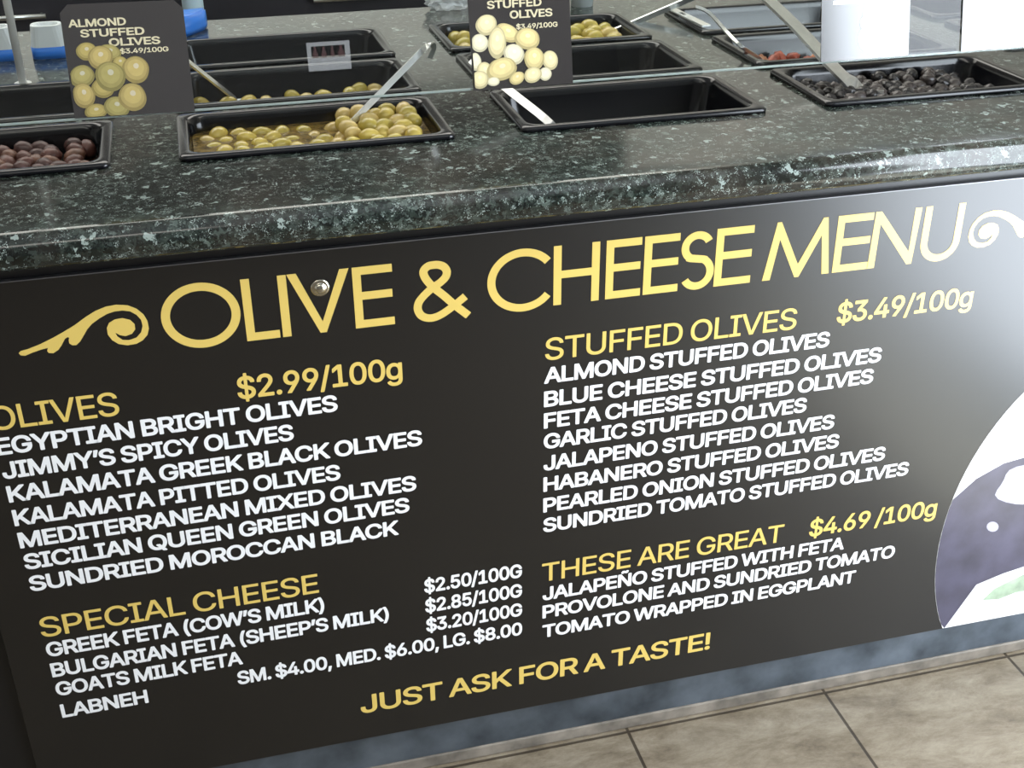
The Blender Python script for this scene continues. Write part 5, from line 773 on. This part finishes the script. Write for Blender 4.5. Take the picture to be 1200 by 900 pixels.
# ================================================================== cards on the glass
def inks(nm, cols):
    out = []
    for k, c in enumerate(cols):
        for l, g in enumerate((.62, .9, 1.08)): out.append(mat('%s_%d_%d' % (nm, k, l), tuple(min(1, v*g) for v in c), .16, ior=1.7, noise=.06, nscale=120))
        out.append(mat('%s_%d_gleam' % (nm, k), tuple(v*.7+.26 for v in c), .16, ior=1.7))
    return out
M_PRINT = inks('printed_olive', [(.42, .33, .11), (.37, .31, .11), (.47, .36, .13)])
M_PRINTW = inks('printed_pale_olive', [(.80, .68, .38), (.74, .60, .28), (.86, .77, .52)])
M_PALE = mat('glare_white_print', (.80, .80, .78), .16, ior=1.7)  # white of the glare-washed cards, put into the print colour
def card(label, pl, pr, h, words, blobs, mats, px_blobs=True, chamfer=.009, rot=0.0, price=True, extra=None):
    (ua, va), (ub_, vb) = onglass(pl), onglass(pr); wd = ub_-ua; v0 = (va+vb)/2
    t = thing('price_card', label, 'sign', group='price cards on the guard glass')
    cr, sr = math.cos(rot), math.sin(rot)
    def fr(u, v, d):
        uu, vv = u-wd/2, v
        return on_glass(ua+wd/2+uu*cr-vv*sr, v0+uu*sr+vv*cr, d)
    bm = BM(); c = chamfer
    slab(bm, [(0, 0), (wd, 0), (wd, h-c), (wd-c, h), (c, h), (0, h-c)], fr, .0008, .0022)
    obj('card', bm, M_CARD, t)
    for s, a, b, v, cap in words:
        lettering('card_lettering', s, a*wd, b*wd, v*h, cap*h, fr, M_CARDGOLD, t, True, d=.00235, track=-40)['label'] = 'pale gold line reading '+s
    bm = BM()
    for i, (x, y, rx, ry, ro) in enumerate(blobs):
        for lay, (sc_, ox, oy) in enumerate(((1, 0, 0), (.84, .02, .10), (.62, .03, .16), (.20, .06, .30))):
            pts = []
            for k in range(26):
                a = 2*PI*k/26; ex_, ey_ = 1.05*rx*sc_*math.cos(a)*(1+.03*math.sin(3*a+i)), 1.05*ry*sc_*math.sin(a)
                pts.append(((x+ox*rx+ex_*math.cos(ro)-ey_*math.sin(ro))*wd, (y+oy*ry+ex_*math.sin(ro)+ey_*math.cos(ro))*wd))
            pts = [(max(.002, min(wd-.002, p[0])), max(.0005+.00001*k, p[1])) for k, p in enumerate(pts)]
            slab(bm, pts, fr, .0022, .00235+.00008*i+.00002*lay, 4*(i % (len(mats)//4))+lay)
    if blobs: obj('printed_picture', bm, mats, t)['label'] = 'printed picture of food'
    if extra: extra(t, fr, wd, h)
    return t
# blobs in card widths: centre x, y up from the bottom edge, half-axes, rotation
A = [(.17, .545, .08, .07, .2), (.36, .53, .085, .06, -.3), (.275, .49, .10, .09, .5), (.43, .44, .06, .05, 0), (.107, .345, .10, .085, .4), (.55, .375, .105, .108, -.3), (.265, .24, .09, .08, .2), (.335, .33, .118, .118, 0), (.10, .185, .085, .10, .1), (.18, .05, .09, .06, .1), (.355, .075, .10, .085, -.2), (.495, .15, .11, .112, .2)]
CH = onglass((150, 2.5))[1]-onglass((157, 135))[1]
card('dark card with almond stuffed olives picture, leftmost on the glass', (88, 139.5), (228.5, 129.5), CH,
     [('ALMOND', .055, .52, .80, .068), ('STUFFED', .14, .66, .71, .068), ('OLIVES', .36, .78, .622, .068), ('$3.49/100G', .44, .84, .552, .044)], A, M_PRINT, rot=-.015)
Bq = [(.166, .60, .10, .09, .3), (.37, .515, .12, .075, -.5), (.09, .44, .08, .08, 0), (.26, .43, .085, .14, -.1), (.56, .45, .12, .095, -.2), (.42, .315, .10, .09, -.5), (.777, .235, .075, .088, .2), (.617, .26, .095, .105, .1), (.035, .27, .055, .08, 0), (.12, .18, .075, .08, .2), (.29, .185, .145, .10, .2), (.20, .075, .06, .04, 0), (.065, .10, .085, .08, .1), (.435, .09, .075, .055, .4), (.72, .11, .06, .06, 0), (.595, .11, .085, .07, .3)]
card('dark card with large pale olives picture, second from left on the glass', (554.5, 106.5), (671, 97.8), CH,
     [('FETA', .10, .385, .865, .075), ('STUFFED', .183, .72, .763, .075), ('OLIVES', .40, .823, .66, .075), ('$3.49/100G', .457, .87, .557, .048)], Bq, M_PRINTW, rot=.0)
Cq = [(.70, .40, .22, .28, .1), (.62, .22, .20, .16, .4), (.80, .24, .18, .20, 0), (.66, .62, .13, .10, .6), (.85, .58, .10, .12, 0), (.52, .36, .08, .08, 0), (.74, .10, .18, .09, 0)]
card('glaring pale card with round picture painted glare-white, third from left on the glass', (961, 73), (1063.5, 65), CH,
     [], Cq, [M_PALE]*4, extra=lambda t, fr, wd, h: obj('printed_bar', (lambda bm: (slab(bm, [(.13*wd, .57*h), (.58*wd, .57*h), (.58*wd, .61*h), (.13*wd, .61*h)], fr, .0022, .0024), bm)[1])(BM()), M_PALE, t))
card('dark card with glare painted white across it, rightmost on the glass', (1125, 60.5), (1228, 53), CH, [], [(.5, .45, .49, .44, 0), (.45, .5, .40, .42, .4)], [M_PALE]*4)

# ================================================================== things on the staff side of the worktop
M_BLUE = mat('blue_plastic', (.03, .22, .80), .35); M_WPL = mat('white_plastic', (.82, .86, .87), .35)
def tub(label, x0, x1, y, h, d, rb):
    t = thing('food_tub', label, 'tub', group='white tubs with blue bases'); bm = BM(); cx = (x0+x1)/2; wd = x1-x0
    def lp(s, z, e=0): return [(a, b, z) for a, b in rrect(cx-wd/2*s+e, cx+wd/2*s-e, y+e, y+d-e, .012, 4)]
    loft(bm, [lp(1.0, ZT), lp(1.0, ZT+rb)], True, True); obj('base', bm, M_BLUE, t, True)['label'] = 'bright blue base'
    bm = BM(); loft(bm, [lp(.98, ZT+rb), lp(.84, ZT+h), lp(.84, ZT+h, .004), lp(.80, ZT+h-.006, .006)], True, True); obj('tub_body', bm, M_WPL, t)
    return t
p = onz((38, 70.5), ZT); q = onz((80, 69), ZT)
tub('tapered white tub with blue base just left of the almond card', p.x, q.x, p.y, .048, .035, .017)
p2 = onz((-60, 77), ZT); q2 = onz((24, 71), ZT)
tub('white tub with blue base cut by the left edge of the picture', p2.x, q2.x, q2.y, .048, .035, .017)
# folded blue cloth and pale bottle right of the almond card
p = onz((216, 44), ZT)
bm = BM()
fold = [(p.x-.075, p.y+.01, 0), (p.x+.004, p.y, 0), (p.x+.036, p.y+.045, 0), (p.x+.040, p.y+.07, 0), (p.x-.07, p.y+.075, 0)]
cols = [[(x, y, ZT+z) for x, y, _ in fold] for z in (0, .012)]
loft(bm, cols+[[(x*.985+(p.x-.02)*.015, y*.985+(p.y+.04)*.015, ZT+.030+.006*math.sin(9*x*10)) for x, y, _ in fold]], True, True)
bmesh.ops.bevel(bm, geom=list(bm.edges), offset=.003, segments=2, affect='EDGES')
tag(obj('folded_cloth', bm, M_BLUE, None, True), 'bright blue folded cloth peeking out right of the almond card', 'cloth')
bt = thing('squeeze_bottle', 'pale translucent bottle standing behind the blue cloth', 'bottle', tuple(onz((227, 14), ZT)))
bm = BM(); prof = [(.002, 0), (.0165, 0), (.018, .004), (.018, .12), (.014, .14), (.009, .15), (.009, .16)]
loft(bm, [[(r*math.cos(2*PI*k/24), r*math.sin(2*PI*k/24), z) for k in range(24)] for r, z in prof], True, True); obj('bottle_body', bm, mat('pale_blue_plastic', (.62, .76, .82), .3), bt, True)
bm = BM(); loft(bm, [[(r*math.cos(2*PI*k/24), r*math.sin(2*PI*k/24), z) for k in range(24)] for r, z in ((.010, .16), (.010, .172), (.004, .178), (.002, .20))], True, True); obj('cap', bm, M_BLUE, bt, True)
# crumpled clear bag at the back edge
c = onz((528, 12), ZT); rnd = random.Random(4); bm = BM(); bmesh.ops.create_icosphere(bm, subdivisions=4, radius=1)
for v in bm.verts:
    x, y, z = v.co; n = 1+.16*math.sin(9*x+5*z)*math.cos(8*y+3*x)+.10*math.sin(17*z+11*y)
    v.co = (c.x+.042*x*n, c.y+.012+.03*y*n, max(ZT+.0005, ZT+.022+.028*z*n))
tag(obj('plastic_bag', bm, film_mat('clear_crumpled_film', (.85, .87, .88), .55), None), 'crumpled clear plastic bag on the back edge of the worktop', 'bag')
c = onz((686, 9), ZT); tb = thing('food_tub', 'small white round form standing in for granite glare behind the back-row olives', 'tub', (c.x, c.y+.02, ZT))  # bright granite reflection, given the shape of a small white tub
bm = BM(); loft(bm, [[(r*math.cos(2*PI*k/24), r*math.sin(2*PI*k/24), z) for k in range(24)] for r, z in ((.019, 0), (.022, .05), (.0235, .05), (.0235, .058), (.021, .06))], True, True); obj('tub_body', bm, M_WPL, tb, True)
